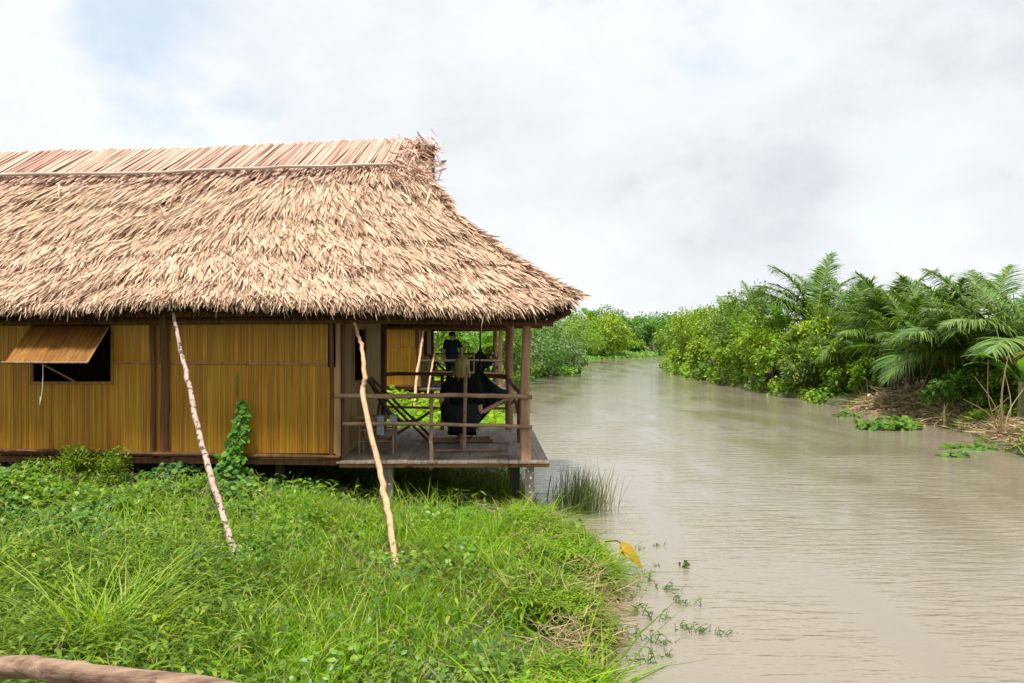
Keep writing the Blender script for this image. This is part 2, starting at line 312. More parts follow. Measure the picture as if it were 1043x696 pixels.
bp = N(t, 'ShaderNodeBump'); bp.inputs['Strength'].default_value = .8; bp.inputs['Distance'].default_value = .06; L(t, nz.outputs['Fac'], bp.inputs['Height']); L(t, bp.outputs[0], b.inputs['Normal'])
gm = MB(); gm.add(np.stack([GX, GY, GZ], -1), np.stack([a, a + 1, a + nx + 1, a + nx], -1).reshape(-1, 4))
tag(gm.build('ground', m_, smooth=True, loc=(0, 0, 0)), kind='structure')

m_, t, b, o = mat('muddy_water')
g = N(t, 'ShaderNodeNewGeometry')
def wn(scale, rot, s, det=4, dist=0.0):
    mpx = N(t, 'ShaderNodeMapping'); mpx.inputs['Scale'].default_value = scale; mpx.inputs['Rotation'].default_value = (0, 0, R(rot)); L(t, g.outputs['Position'], mpx.inputs['Vector'])
    nz = N(t, 'ShaderNodeTexNoise'); nz.inputs['Scale'].default_value = s; nz.inputs['Detail'].default_value = det; nz.inputs['Distortion'].default_value = dist; L(t, mpx.outputs[0], nz.inputs['Vector']); return nz
w1 = wn((.9, 3.2, 1), 12, 1.6, 3, .6); w2 = wn((2.2, 5.5, 1), -14, 2.6, 3, .3); w3 = wn((.5, .16, 1), -18, 1.5, 4, .6)
ad = N(t, 'ShaderNodeMath', operation='MULTIPLY_ADD'); ad.inputs[1].default_value = .45; L(t, w2.outputs['Fac'], ad.inputs[0]); L(t, w1.outputs['Fac'], ad.inputs[2])
cal = N(t, 'ShaderNodeMapRange'); cal.inputs['From Min'].default_value = .38; cal.inputs['From Max'].default_value = .62; cal.inputs['To Min'].default_value = .25; cal.inputs['To Max'].default_value = 1.0; L(t, w3.outputs['Fac'], cal.inputs['Value'])
bp = N(t, 'ShaderNodeBump'); bp.inputs['Distance'].default_value = .025; L(t, cal.outputs[0], bp.inputs['Strength']); L(t, ad.outputs[0], bp.inputs['Height']); L(t, bp.outputs[0], b.inputs['Normal'])
r = ramp(t, [(.3, (.215, .178, .13)), (.7, (.255, .214, .16))]); L(t, w3.outputs['Fac'], r.inputs['Fac']); L(t, r.outputs[0], b.inputs['Base Color'])
b.inputs['Roughness'].default_value = .07; b.inputs['IOR'].default_value = 1.33
wm = MB(); wm.add([[-900, -900, 0], [900, -900, 0], [900, 1800, 0], [-900, 1800, 0]], np.array([[0, 1, 2, 3]]))
tag(wm.build('water', m_, loc=(0, 0, 0)), kind='structure')

# ------------------------------------------------------------------ the bungalow on stilts
HUTG = 'thatched bungalows along the bank'
hut = empty('stilt_bungalow', (-2.3, 13.8, .1), 'near bamboo bungalow with shaggy thatched roof standing on stilts over the grass', 'bungalow', HUTG)
YF, YB = 13.8, 18.4           # front and back of deck
XW = -2.34                    # room / porch division
XL0 = -11.4
# --- roof
RT = np.array([0, .2, .4, .6, .8, 1.0]); RXE = np.array([-1.22, -1.27, -.88, -.24, .31, .77])
def eave_z(X): return np.interp(X, [-9.2, -7, -6, -5, -4.5, -3, -1.5, -.6, -.2, .3, .6, .84], [2.86, 2.86, 2.84, 2.89, 2.94, 2.90, 2.86, 2.82, 2.81, 2.85, 2.92, 2.98])
def ridge_z(X): return np.interp(X, [-8, -7.2, -5, -3.5, -2.2, -1.2], [5.30, 5.32, 5.36, 5.44, 5.50, 5.52])
XC = -4.2; 
def xs(t, right):
    e = np.interp(t, RT, RXE)
    return np.where(right, e, -11.4 - (e - (-1.22)) + .5)
def roofpt(s, t, face, off=0.0):
    """s in 0..1 along the face, t 0 ridge .. 1 eave. faces: f front, b back, r right hip, l left hip"""
    s = np.asarray(s, float); t = np.asarray(t, float)
    ymid = 16.3; half = 3.1 * t
    xl, xr = xs(t, False), xs(t, True)
    if face in 'fb':
        x = xl + (xr - xl) * s; y = ymid + (-half if face == 'f' else half)
    else:
        x = (xr if face == 'r' else xl) + 0 * s; y = ymid - half + 2 * half * s
    xr0 = np.clip(x, -12.2, .84)
    zr = ridge_z(np.clip(x, -8, -1.2)); ze = eave_z(xr0) if face != 'b' else eave_z(xr0)
    z = zr + (ze - zr) * (t + .105 * np.sin(math.pi * t) * (1 - .3 * t))
    z = z + off
    return np.stack([x, y, z], -1)
def rnorm(s, t, face):
    e = 1e-3; a = roofpt(s + e, t, face) - roofpt(s - e, t, face); b_ = roofpt(s, np.minimum(t + e, 1), face) - roofpt(s, np.minimum(t + e, 1) - 2 * e, face)
    n = nrm(np.cross(b_, a)); n = np.where(n[..., 2:3] < 0, -n, n); return n, nrm(b_), nrm(a)
rm = MB()
for face, ns in (('f', 60), ('b', 40), ('r', 16), ('l', 16)):
    S, T = np.meshgrid(np.linspace(0, 1, ns), np.linspace(0.0, 1, 18), indexing='ij')
    top = roofpt(S, T, face, -.03); bot = roofpt(S, T, face, -.10)
    i, j = np.meshgrid(np.arange(ns - 1), np.arange(17), indexing='ij'); a = i * 18 + j
    q = np.stack([a, a + 1, a + 19, a + 18], -1).reshape(-1, 4)
    rm.add(top.reshape(-1, 3), q); rm.add(bot.reshape(-1, 3), q[:, ::-1])
    # eave edge
    e0 = top[:, -1]; e1 = bot[:, -1]; k = np.arange(ns - 1); rm.add(np.concatenate([e0, e1]), np.stack([k, k + 1, k + 1 + ns, k + ns], -1))
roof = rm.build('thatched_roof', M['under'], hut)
def shag(n, face, tr, lr, wr, fan=0.0, lift=(.0, .17), seed=0, prof=(.8, 1, .75, .08), srange=(0, 1), skew=None, rnd=.16, drop=0, off=(0, .04)):
    s = RNG.uniform(*srange, n); t = RNG.uniform(*tr, n)
    Pp = roofpt(s, t, face); nn, dt, ds = rnorm(s, t, face)
    ds = np.where(ds[:, 0:1] < 0, -ds, ds) if face in 'fb' else ds
    # courses of thatch: each course stands proud at its lower edge
    ph = t * 4.3 + .42 * fbm(Pp[:, 0] * 1.0, t * 3, 1.6, 11) + .12 * fbm(Pp[:, 0], t, 6, 5); saw = ph - np.floor(ph)
    o_ = off[0] + off[1] * saw
    k = np.zeros(n) if skew is None else skew(Pp[:, 0], t)
    d = dt + ds * (k + RNG.normal(0, rnd, n))[:, None] + nn * RNG.uniform(*lift, n)[:, None]
    w = nrm(np.cross(nrm(d), nn)); w = w + nn * RNG.normal(0, .45, n)[:, None]
    ln = RNG.uniform(*lr, n); ln = ln * (.75 + .5 * saw)
    bend = nn * (RNG.normal(-.02, .05, n) * 1)[:, None] + ds * RNG.normal(0, .035, n)[:, None]; bend[:, 2] -= .04
    return Pp + nn * o_[:, None] - dt * (ln * .5)[:, None] * (1 if drop == 0 else 0), d, w, ln, RNG.uniform(*wr, n), bend, prof
def skewf(X, t):
    left = sstep(-1.6, -4.2, X)
    return -left * (.55 * (1 - sstep(.15, .8, t)) + .08) + .15 * fbm(X, t * 4, 1.6, 21)
tm = MB()
for args in ((23000, 'f', (.13, 1.0), (.22, .44), (.016, .044)), (15000, 'f', (.2, 1.0), (.10, .24), (.014, .034))):
    strips(tm, *shag(*args, skew=skewf)[:-1], prof=(.8, 1, .75, .08))
strips(tm, *shag(3600, 'f', (.3, 1.0), (.26, .46), (.025, .046), srange=(.80, 1))[:-1], prof=(.8, 1, .8, .06))
strips(tm, *shag(8500, 'f', (.94, .995), (.22, .36), (.016, .036), skew=skewf, lift=(-.06, .10), rnd=.22)[:-1], prof=(.9, 1, .8, .15))
strips(tm, *shag(3500, 'r', (.13, 1.0), (.3, .5), (.03, .055))[:-1], prof=(.8, 1, .8, .06))
strips(tm, *shag(1500, 'l', (.13, 1.0), (.3, .5), (.04, .07))[:-1], prof=(.8, 1, .8, .06))
strips(tm, *shag(5000, 'b', (.13, 1.0), (.3, .5), (.05, .08))[:-1], prof=(.8, 1, .8, .06))
# leaves breaking the hip line
n = 900; t_ = RNG.uniform(.2, 1, n); Pp = roofpt(np.ones(n), t_, 'f', .05); _, dt, _ = rnorm(np.full(n, .999), t_, 'f')
d = dt + np.stack([RNG.uniform(-.1, .38, n), RNG.normal(0, .2, n), RNG.uniform(-.03, .22, n)], 1)
strips(tm, Pp, d, np.cross(d, rdir(n)), RNG.uniform(.2, .38, n), RNG.uniform(.025, .05, n), RNG.normal(0, .03, (n, 3)), prof=(.8, 1, .7, .05))
# a few long loose ones
strips(tm, *shag(260, 'f', (.2, .98), (.3, .6), (.012, .03), lift=(.15, .5), rnd=.5, skew=skewf, off=(.06, .1))[:-1], prof=(1, .9, .5, .1))
th = tm.build('thatch_leaves', M['thatch'], roof)
# dark ragged fringe below the eave
n = 3500; s = RNG.uniform(0, 1, n); Pp = np.concatenate([roofpt(s[:2500], np.full(2500, .985), 'f', -.12), roofpt(s[2500:], np.full(1000, .985), 'r', -.12)])
Pp[:, 1] += np.where(np.arange(n) < 2500, RNG.uniform(0, .35, n), 0); Pp[:, 0] -= np.where(np.arange(n) >= 2500, RNG.uniform(0, .35, n), 0)
d = rdir(n, -1, -.3) * [1, .6, 1]
strips(tm := MB(), Pp, d, rdir(n), RNG.uniform(.06, .17, n), RNG.uniform(.015, .04, n), prof=(1, .9, .4))
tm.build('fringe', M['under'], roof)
# --- ridge cap: long leaves laid slantwise, held by a pole
cm = MB()
for face in 'fb':
    n = 2100 if face == 'f' else 900
    s = np.linspace(0, .975, n) + RNG.normal(0, .001, n); s = np.clip(s, 0, .985); t_ = RNG.uniform(0, .015, n) 
    Pp = roofpt(s, t_, face, .0); nn, dt, ds = rnorm(s, np.full(n, .05), face); ds = np.where(ds[:, 0:1] < 0, -ds, ds)
    k = -np.interp(Pp[:, 0], [-8, -5, -3, -1.2], [.82, .72, .5, .15]) + RNG.normal(0, .05, n)
    d = dt + ds * k[:, None]; ln = RNG.uniform(.56, .80, n) * np.sqrt(1 + k ** 2)
    Pp = Pp + nn * RNG.uniform(.07, .12, n)[:, None]
    strips(cm, Pp, d + nn * RNG.normal(-.02, .015, n)[:, None], np.cross(d, nn) + nn * RNG.normal(0, .35, n)[:, None], ln, RNG.uniform(.022, .042, n), nn * RNG.normal(0, .012, n)[:, None], prof=(1, 1, .95, .5))
for face in 'f':
    n = 500; s = RNG.uniform(0, .985, n); t_ = RNG.uniform(.13, .2, n); Pp = roofpt(s, t_, face, .04); nn, dt, ds = rnorm(s, t_, face); ds = np.where(ds[:, 0:1] < 0, -ds, ds)
    d = dt + ds * RNG.normal(-.7, .4, n)[:, None] + nn * .15
    strips(cm, Pp, d, np.cross(d, nn) + nn * RNG.normal(0, .4, n)[:, None], RNG.uniform(.12, .3, n), RNG.uniform(.02, .04, n), prof=(1, .9, .3))
# ragged bundle at the gable end
n = 380; c = np.stack([RNG.uniform(-1.8, -1.06, n), 16.3 + RNG.normal(0, .22, n), 0 * RNG.uniform(0, 1, n)], 1)
c[:, 2] = ridge_z(c[:, 0]) + RNG.uniform(-.72, .03, n)
c[:, 1] -= (ridge_z(c[:, 0]) + .1 - c[:, 2]) * .9
d = nrm(np.stack([RNG.normal(.6, .45, n), RNG.normal(-.25, .35, n), RNG.normal(-.12, .22, n)], 1))
strips(cm, c - d * .2, d, np.cross(d, rdir(n)), RNG.uniform(.12, .26, n), RNG.uniform(.015, .035, n), np.stack([RNG.normal(0, .06, n), 0 * c[:, 0], RNG.normal(-.04, .06, n)], 1), prof=(.8, 1, .8, .1))
cm.build('ridge_cap', M['cap'], roof)
pm = MB(); X = np.linspace(-10.8, -1.72, 14); s_ = .17
pts = []
for x in X:
    y = 16.3 - 3.1 * .165; z = ridge_z(x) + (eave_z(x) - ridge_z(x)) * (.165 + .105 * math.sin(math.pi * .165)) + .15
    pts.append([x, y - .06, z])
tube(pm, pts, np.linspace(.028, .022, 14), 8, .04, sub=2, bend=.004)
pm.build('ridge_pole', M['ridgepole'], roof, True)
tm = MB()
for x in np.arange(-11.0, .3, .75):
    tube(tm, [roofpt((x_ - xs(t_, False)) / (xs(t_, True) - xs(t_, False)), t_, 'f', -.19) for t_, x_ in ((.93, x), (.7, min(x, -.2)), (.45, min(x, -.9)), (.12, min(x, -1.4)))], .035, 6)
tube(tm, [[-11.6, 13.75, 2.62], [-2, 13.75, 2.68], [.55, 13.75, 2.64]], .05, 8, .04, sub=3)
tube(tm, [[-11.6, 18.5, 2.62], [.55, 18.5, 2.64]], .05, 8)
tube(tm, [[.30, 13.4, 2.72], [.30, 19.0, 2.72]], .045, 8)
tube(tm, [[.74, 13.45, 2.78], [.70, 19.0, 2.72]], .04, 6)
tm.build('rafters', M['darkwood'], roof)

# --- walls of split bamboo
def slats(mb, a0, a1, z0, z1, fixed, axis_='x', hole=None, w=.034, th=.02, out=-1):
    n = max(1, int((a1 - a0) / w)); e = np.linspace(a0, a1, n + 1)
    for k in range(n):
        off = RNG.uniform(0, .008); iv = [(z0, z1)]
        if hole and e[k + 1] > hole[0] + .001 and e[k] < hole[1] - .001: iv = [(z0, hole[2]), (hole[3], z1)]
        for p, q in iv:
            if q - p < .01: continue
            f0, f1 = (fixed + out * off - th, fixed + out * off + th * .0) if out < 0 else (fixed, fixed + th + off)
            if axis_ == 'x': box(mb, e[k] + .0008, e[k + 1] - .0008, f0, f1, p, q)
            else: box(mb, f0, f1, e[k] + .0008, e[k + 1] - .0008, p, q)
ZF, ZS, ZT = .90, 2.10, 3.25
hole = (-6.40, -5.36, 1.86, 2.62)
w1 = MB(); slats(w1, XL0, -4.72, ZF, ZS, YF, hole=hole); slats(w1, XL0, -4.72, ZS + .003, 2.95, YF + .006, hole=hole)
w1.build('wall', M['wall'], hut)
w1 = MB(); slats(w1, -4.72, -2.46, ZF, ZS, YF); slats(w1, -4.72, -2.46, ZS + .003, 2.95, YF + .006); w1.build('wall', M['wall'], hut)
w1 = MB(); slats(w1, -2.46, XW, ZF, 2.05, YF - .03); w1.build('wall_strip', M['wall'], hut)
w1 = MB(); slats(w1, YF, YB, .82, 2.95, XW, 'y', hole=(15.0, 16.25, 1.80, 2.56), w=.06, out=1); sw = w1.build('wall', M['sidewall'], hut)
w1 = MB(); slats(w1, XL0, XW, ZF, 2.95, YB + .02, w=.12); w1.build('wall', M['sidewall'], hut)
w1 = MB(); slats(w1, YF, YB, ZF, 2.95, XL0, 'y', w=.1); w1.build('wall', M['wall'], hut)
fl = MB(); box(fl, XL0, XW, YF + .03, YB, .80, .88); fl.build('room_floor', M['darkwood'], hut)
for bp_ in ([[XL0, YF - .03, ZS + .01], [-6.5, YF - .035, ZS + .012]], [[-5.30, YF - .035, ZS + .01], [-4.72, YF - .035, ZS + .008]], [[-4.55, YF - .035, ZS + .005], [-2.48, YF - .035, ZS - .01]]):
    tm = MB(); tube(tm, bp_, .011, 6); tm.build('batten', M['post'], hut)
for (x, r0) in ((-4.79, .035), (-4.63, .06), (-11.38, .05), (-2.41, .03)):
    pm = MB(); tube(pm, [[x, YF - .06, .86], [x + .01, YF - .055, 1.8], [x - .012, YF - .06, 2.78]], r0, 8, .05, sub=4, bend=.004); pm.build('wall_post', M['darkwood'], hut)
pm = MB(); tube(pm, [[XW + .02, YF - .035, .86], [XW + .015, YF - .035, 2.72]], .035, 8, .04, sub=4); pm.build('wall_post', M['post'], hut)
pm = MB(); tube(pm, [[XW + .05, YB - .1, .8], [XW + .05, YB - .1, 2.8]], .07, 8, .03, sub=3); pm.build('wall_post', M['darkwood'], hut)
# window with propped shutter
win = MB()
for bx in ((-6.44, -6.40, 1.82, 2.66), (-5.36, -5.325, 1.82, 2.66)): box(win, bx[0], bx[1], YF - .035, YF + .01, bx[2], bx[3])
box(win, -6.44, -5.325, YF - .045, YF + .012, 1.825, 1.858); box(win, -6.44, -5.325, YF - .03, YF + .01, 2.622, 2.66)
win = win.build('window', M['shutter'], hut)
sm = MB(); a_, b2 = np.array([0, 13.74, 2.60]), np.array([0, 13.06, 2.145]); nrm_s = nrm(np.cross(b2 - a_, [1, 0, 0])); 
e = np.linspace(-6.42, -5.38, 19)
for k in range(18):
    o0 = RNG.uniform(0, .004)
    V = [];
    for q_ in (0.0, .016):
        for (xx, pt) in ((e[k] + .001, a_), (e[k + 1] - .001, a_), (e[k + 1] - .001, b2), (e[k] + .001, b2)):
            V.append(np.array([xx, pt[1], pt[2]]) + nrm_s * (q_ + o0) * -1)
    sm.add(V, BOXF)
sh = sm.build('shutter', M['shutter'], win)
sm = MB(); tube(sm, [[-6.46, 13.05, 2.137], [-5.37, 13.04, 2.135]], .014, 6, sub=3); tube(sm, [[-5.375, 13.74, 2.59], [-5.375, 13.05, 2.14]], .012, 6); sm.build('edge_rod', M['post'], win)
sm = MB(); tube(sm, [[-5.98, 13.10, 2.12], [-5.83, 13.74, 1.865]], .012, 6); sm.build('prop_stick', M['post'], win)
sm = MB(); tube(sm, [[-5.96, 13.10, 2.13], [-5.965, 13.1, 1.85], [-5.99, 13.1, 1.64]], .004, 5, sub=3); tube(sm, [[-5.99, 13.1, 1.70], [-6.0, 13.1, 1.60]], [.008, .004], 5); sm.build('string', M['string'], win)
wf = MB()
for bx in ((15.0, 15.03, 1.77, 2.59), (16.22, 16.25, 1.77, 2.59)): box(wf, XW + .005, XW + .05, bx[0], bx[1], bx[2], bx[3])
box(wf, XW + .005, XW + .055, 14.98, 16.27, 1.75, 1.78); wf.build('window', M['post'], hut)

# --- floor edge: sill pole, boards, deck
pm = MB()
tube(pm, [[-11.4, YF - .10, .925], [-6.9, YF - .10, .93], [-5.4, YF - .1, .915], [-4, YF - .1, .885], [-2.30, YF - .09, .855]], [.032, .036, .03, .033, .026], 8, .08, sub=5, bend=.006)
tube(pm, [[-7.5, YF - .15, .955], [-6.4, YF - .15, .95], [-5.85, YF - .13, .945]], [.02, .028, .018], 7, .1, sub=4)
pm.build('sill_pole', M['darkwood'], hut)
bm_ = MB(); V = np.array([[-11.4, YF - .06, .84], [-2.30, YF - .06, .745], [-2.30, YF, .745], [-11.4, YF, .84], [-11.4, YF - .06, .885], [-2.3, YF - .06, .825], [-2.3, YF, .825], [-11.4, YF, .885]]); bm_.add(V, BOXF)
bm_.build('edge_board', M['darkwood'], hut)
bm_ = MB(); box(bm_, -2.30, .50, YF - .04, YF, .715, .772, j=.003); bm_.build('edge_board', M['beam'], hut)
dm = MB(); e = np.arange(-2.34, .56, .135)
for k in range(len(e) - 1):
    x0, x1 = e[k] + .003, e[k + 1] - .003; z = .80 + RNG.uniform(-.003, .003); yb = YB + .3 - RNG.uniform(0, .05); yf = YF - .09 - RNG.uniform(0, .03); xx = (x0 + 2.3) / 2.7 * -.14
    V = np.array([[x0, yf, z - .026], [x1, yf, z - .026], [x1 + xx, yb, z - .026], [x0 + xx, yb, z - .026], [x0, yf, z], [x1, yf, z], [x1 + xx, yb, z], [x0 + xx, yb, z]]); dm.add(V, BOXF)
for y in (14.6, 15.8, 17.0, 18.4): box(dm, -2.3, .34, y, y + .07, .70, .773)
dm.build('deck', M['plank'], hut)
# --- porch posts and rails
def pole(name, pts, rad, mt, wob=.05, sub=4, bend=.005, sides=9, parent=None):
    q = MB(); tube(q, pts, rad, sides, wob, sub=sub, bend=bend); return q.build(name, mt, hut if parent is None else parent, True)
pole('porch_post', [[.19, YF + .02, .74], [.17, YF + .02, 1.7], [.215, YF + .02, 2.72]], [.075, .066, .058], M['post'])
pole('porch_post', [[-.04, 18.3, .74], [-.05, 18.3, 1.7], [-.04, 18.3, 2.72]], .075, M['post'])
pole('porch_post', [[-2.28, YF + .06, .74], [-2.28, YF + .06, 2.72]], .04, M['darkwood'])
pole('rail', [[-2.36, YF - .06, 1.675], [-1.6, YF - .06, 1.668], [-.8, YF - .055, 1.68], [-.1, YF - .06, 1.665], [.27, YF - .06, 1.655]], [.032, .035, .030, .033, .028], M['rail'])
pole('rail', [[-2.26, YF - .055, 1.295], [-1.5, YF - .055, 1.30], [-.7, YF - .055, 1.285], [.27, YF - .06, 1.255]], [.025, .027, .024, .026], M['rail'])
pole('baluster', [[-1.085, YF - .01, .69], [-1.075, YF - .01, 1.2], [-1.085, YF - .01, 1.68]], [.03, .026, .024], M['rail'])
pole('baluster', [[.115, 16.1, .8], [.12, 16.1, 1.62]], [.035, .035], M['darkwood'])
pole('rail', [[-.03, 18.15, 1.68], [.02, 17.2, 1.64], [.115, 16.1, 1.58], [.20, 14.0, 1.64]], [.03, .033, .035, .03], M['darkwood'])
pole('rail', [[.0, 18.15, 1.28], [.06, 17.0, 1.38], [.115, 16.1, 1.22], [.19, 14.0, 1.24]], [.025, .03, .03, .025], M['darkwood'])
pole('rail', [[XW + .04, 18.28, 1.77], [-1.2, 18.28, 1.79], [-.04, 18.28, 1.73]], [.035, .032, .04], M['darkwood'])
pole('rail', [[XW + .04, 18.28, 1.2], [-1.2, 18.28, 1.18], [-.04, 18.28, 1.17]], .024, M['rail'])
pole('baluster', [[-1.24, 18.32, .8], [-1.24, 18.32, 1.8]], .032, M['darkwood'])
pole('baluster', [[-.62, 18.32, .8], [-.62, 18.32, 1.8]], .03, M['rail'])
# --- stilts
def stilt(x, y, zt, zb, w, mt):
    q = MB(); V = np.array([[sx * w * f, sy * w * f, z] for z, f in ((zb, 1.05), (zb + (zt - zb) * .5, .96), (zt, 1)) for sx, sy in ((-1, -1), (1, -1), (1, 1), (-1, 1))]) + [x, y, 0]
    V = V + RNG.uniform(-.006, .006, V.shape) * [1, 1, 0]
    F_ = [np.array([[k + r_ * 4, (k + 1) % 4 + r_ * 4, (k + 1) % 4 + 4 + r_ * 4, k + 4 + r_ * 4] for r_ in (0, 1) for k in range(4)]), np.array([[3, 2, 1, 0], [8, 9, 10, 11]])]
    q.add(V, F_); q.build('stilt', mt, hut)
stilt(.235, YF - .0, .72, -.35, .06, M['concrete']); stilt(-1.66, YF + .06, .735, -.3, .062, M['concrete']); stilt(-5.38, YF - .0, .86, .2, .05, M['concrete']); stilt(-4.68, YF + .0, .80, .2, .045, M['darkwood'])
for x, y in ((.06, 15.2), (.02, 16.3), (-.02, 18.3), (-1.2, 16.2), (-1.6, 18.3), (-3, 16), (-5, 16), (-7, 16), (-3, 18.3), (-6, 18.3), (-8.2, 13.9), (-8.2, 18.3), (-11.2, 13.9), (-11.2, 18.3), (-3.2, 14.2)): stilt(x, y, .70, -.5, .055, M['darkpile'])

# ------------------------------------------------------------------ leaning poles in front
def lean(pts, rad, mt, label):
    q = MB(); tube(q, pts, rad, 10, .07, sub=7, bend=.006); o = q.build('prop_pole', mt, None, True); tag(o, label, 'pole', 'poles leaning against the eaves'); return o
pa = lean([P(176, 318, 13.35), P(183, 352, 12.95), P(191, 385, 12.5), P(206, 455, 11.35), P(224, 515, 10.3), P(242, 571, 9.5), P(249, 590, 9.2)], [.021, .026, .030, .033, .033, .033, .033], M['poleA'], 'mottled whitish bark pole leaning on the near roof, left of the climbing vine')
pb = lean([P(361, 329, 13.4), P(368, 352, 13.2), P(371, 385, 12.85), P(370, 405, 12.7), P(385, 470, 11.6), P(395, 520, 10.7), P(401, 560, 9.9), P(404, 580, 9.6)], [.018, .025, .030, .033, .033, .033, .032, .03], M['poleB'], 'crooked orange brown peeled pole leaning on the near roof in front of the porch')
# ------------------------------------------------------------------ porch furniture
def sub_ob(name, mb, mt, par, smooth=True): return mb.build(name, mt, par, smooth)
# sling deck chair
ch = empty('deck_chair', (-1.75, 16.0, .80), 'folding deck chair with dark canvas sling beside the bamboo side table on the near porch', 'deck chair', 'deck chairs on the porches')
for dy in (-.28, .28):
    q = MB(); tube(q, [[-2.22, 16 + dy, 1.80], [-1.24, 16 + dy, .83]], .022, 6); sub_ob('frame_rail', q, M['darkwood'], ch)
    q = MB(); tube(q, [[-1.95, 16 + dy * .85, .83], [-1.22, 16 + dy * .85, 1.32]], .02, 6); sub_ob('seat_rail', q, M['darkwood'], ch)
    q = MB(); tube(q, [[-2.0, 16 + dy * 1.05, 1.55], [-2.12, 16 + dy * 1.05, .83]], .018, 6); sub_ob('leg', q, M['darkwood'], ch)
for c_ in ([[-2.22, 15.68, 1.80], [-2.22, 16.32, 1.80]], [[-1.22, 15.72, 1.32], [-1.22, 16.28, 1.32]], [[-1.27, 15.68, .86], [-1.27, 16.32, .86]]):
    q = MB(); tube(q, c_, .02, 6); sub_ob('crossbar', q, M['darkwood'], ch)
q = MB(); c = np.array([[-2.21, 1.80], [-2.05, 1.50], [-1.9, 1.27], [-1.7, 1.13], [-1.45, 1.17], [-1.22, 1.33]]); tt = np.linspace(0, 5, 21); cx_, cz_ = np.interp(tt, range(6), c[:, 0]), np.interp(tt, range(6), c[:, 1])
V = np.array([[x, 16 + y, z] for x, z in zip(cx_, cz_) for y in (-.24, .24)] + [[x, 16 + y, z - .012] for x, z in zip(cx_, cz_) for y in (-.24, .24)])
f = [[2 * k, 2 * k + 1, 2 * k + 3, 2 * k + 2] for k in range(20)]; f2 = [[x + 42 for x in r_[::-1]] for r_ in f]
sd = [[2 * k, 2 * k + 2, 2 * k + 44, 2 * k + 42] for k in range(20)] + [[2 * k + 3, 2 * k + 1, 2 * k + 43, 2 * k + 45] for k in range(20)]
q.add(V, np.array(f + f2 + sd)); sub_ob('sling', q, M['canvas'], ch)
# bamboo side table
tb = empty('side_table', (-1.92, 14.75, .80), 'small bamboo side table with rungs and grey cloths, behind the near railing', 'side table', 'side tables on the porches')
X0, X1, Y0, Y1 = -2.16, -1.68, 14.55, 14.95
for x in (X0, X1):
    for y in (Y0, Y1):
        q = MB(); tube(q, [[x, y, .80], [x, y, 1.30]], .02, 7); sub_ob('leg', q, M['rail'], tb)
for z in (.98, 1.14):
    q = MB()
    for y in (Y0, Y1): tube(q, [[X0, y, z], [X1, y, z]], .012, 6)
    for x in (X0, X1): tube(q, [[x, Y0, z + .02], [x, Y1, z + .02]], .012, 6)
    sub_ob('rung', q, M['rail'], tb)
q = MB()
for y in np.linspace(Y0 - .02, Y1 + .02, 12): tube(q, [[X0 - .03, y, 1.31], [X1 + .03, y, 1.31]], .014, 6)
sub_ob('table_top', q, M['rail'], tb)
def cloth(x0, x1, ztop, drop, label):
    q = MB(); yf = Y0 - .03; n = 8; prof = [(yf + .16, ztop), (yf + .05, ztop + .002), (yf - .012, ztop - .01), (yf - .022, ztop - drop * .5), (yf - .016, ztop - drop)]
    V = []; 
    for lay in (0, .008):
        for k in range(n + 1):
            for (y, z) in prof: V.append([x0 + (x1 - x0) * k / n, y - lay + .008 * math.sin(k * 1.9) * (ztop - z > .02), z + lay + .01 * math.sin(k * 2.3) * (z < ztop - .1)])
    m = len(prof); f = [[k * m + j, k * m + j + 1, (k + 1) * m + j + 1, (k + 1) * m + j] for k in range(n) for j in range(m - 1)]; o_ = (n + 1) * m
    q.add(V, np.array(f + [[a + o_ for a in r_[::-1]] for r_ in f])); o = q.build('towel', M['cloth'], None, True); tag(o, label, 'towel', 'cloths on the porch side table')
cloth(-1.90, -1.80, 1.33, .26, 'longer grey cloth hanging over the front of the side table'); cloth(-1.72, -1.62, 1.345, .14, 'shorter grey cloth over the right corner of the side table')
# hammock stand and hammock
st = empty('hammock_stand', (-.7, 15.4, .80), 'low wooden stand of crossed bars under the seated person on the near porch', 'stand', 'wooden stands on the porches')
for args in (('base_bar', [[-1.25, 16.35, .825], [-.36, 16.5, .825]], .028), ('base_bar', [[-1.25, 16.0, .83], [-.30, 16.05, .83]], .028), ('base_bar', [[-1.10, 14.72, .83], [-.12, 14.76, .83]], .02), ('post', [[-.685, 14.75, .82], [-.665, 14.72, 1.9]], .026), ('stem', [[-.735, 15.3, .82], [-.735, 15.3, 1.15]], .045), ('runner', [[-.735, 14.7, .845], [-.735, 16.5, .845]], .026)):
    q = MB(); tube(q, args[1], args[2], 8, .04, sub=4); sub_ob(args[0], q, M['rail'], st)
hm = empty('hammock', (-.6, 15.6, 1.0), 'dark green cloth hammock wrapped round the seated person on the near porch', 'hammock', 'dark hammocks on the porches')
K = np.array([-.50, 15.75, 1.99])
rim = np.array([[-.05, 15.80, 1.62], [-.12, 15.70, 1.44], [-.30, 15.65, 1.36], [-.48, 15.55, 1.16], [-.70, 15.42, 1.03], [-.92, 15.5, 1.12], [-1.06, 15.6, 1.38], [-1.02, 15.75, 1.6], [-.92, 15.8, 1.70]])
tt = np.linspace(0, len(rim) - 1, 33); rim2 = np.stack([np.interp(tt, range(len(rim)), rim[:, k]) for k in range(3)], 1)
nr = 9; V = []
for lay in (0, .02):
    for a_ in range(33):
        for k in range(nr):
            f = k / (nr - 1); p = K + (rim2[a_] - K) * f; p[1] += .24 * math.sin(math.pi * f) * math.sin(math.pi * a_ / 32) + .02 * math.sin(a_ * 2.1) * f + lay; p[2] -= .07 * math.sin(math.pi * f) * abs(math.cos(math.pi * a_ / 32)); V.append(p)
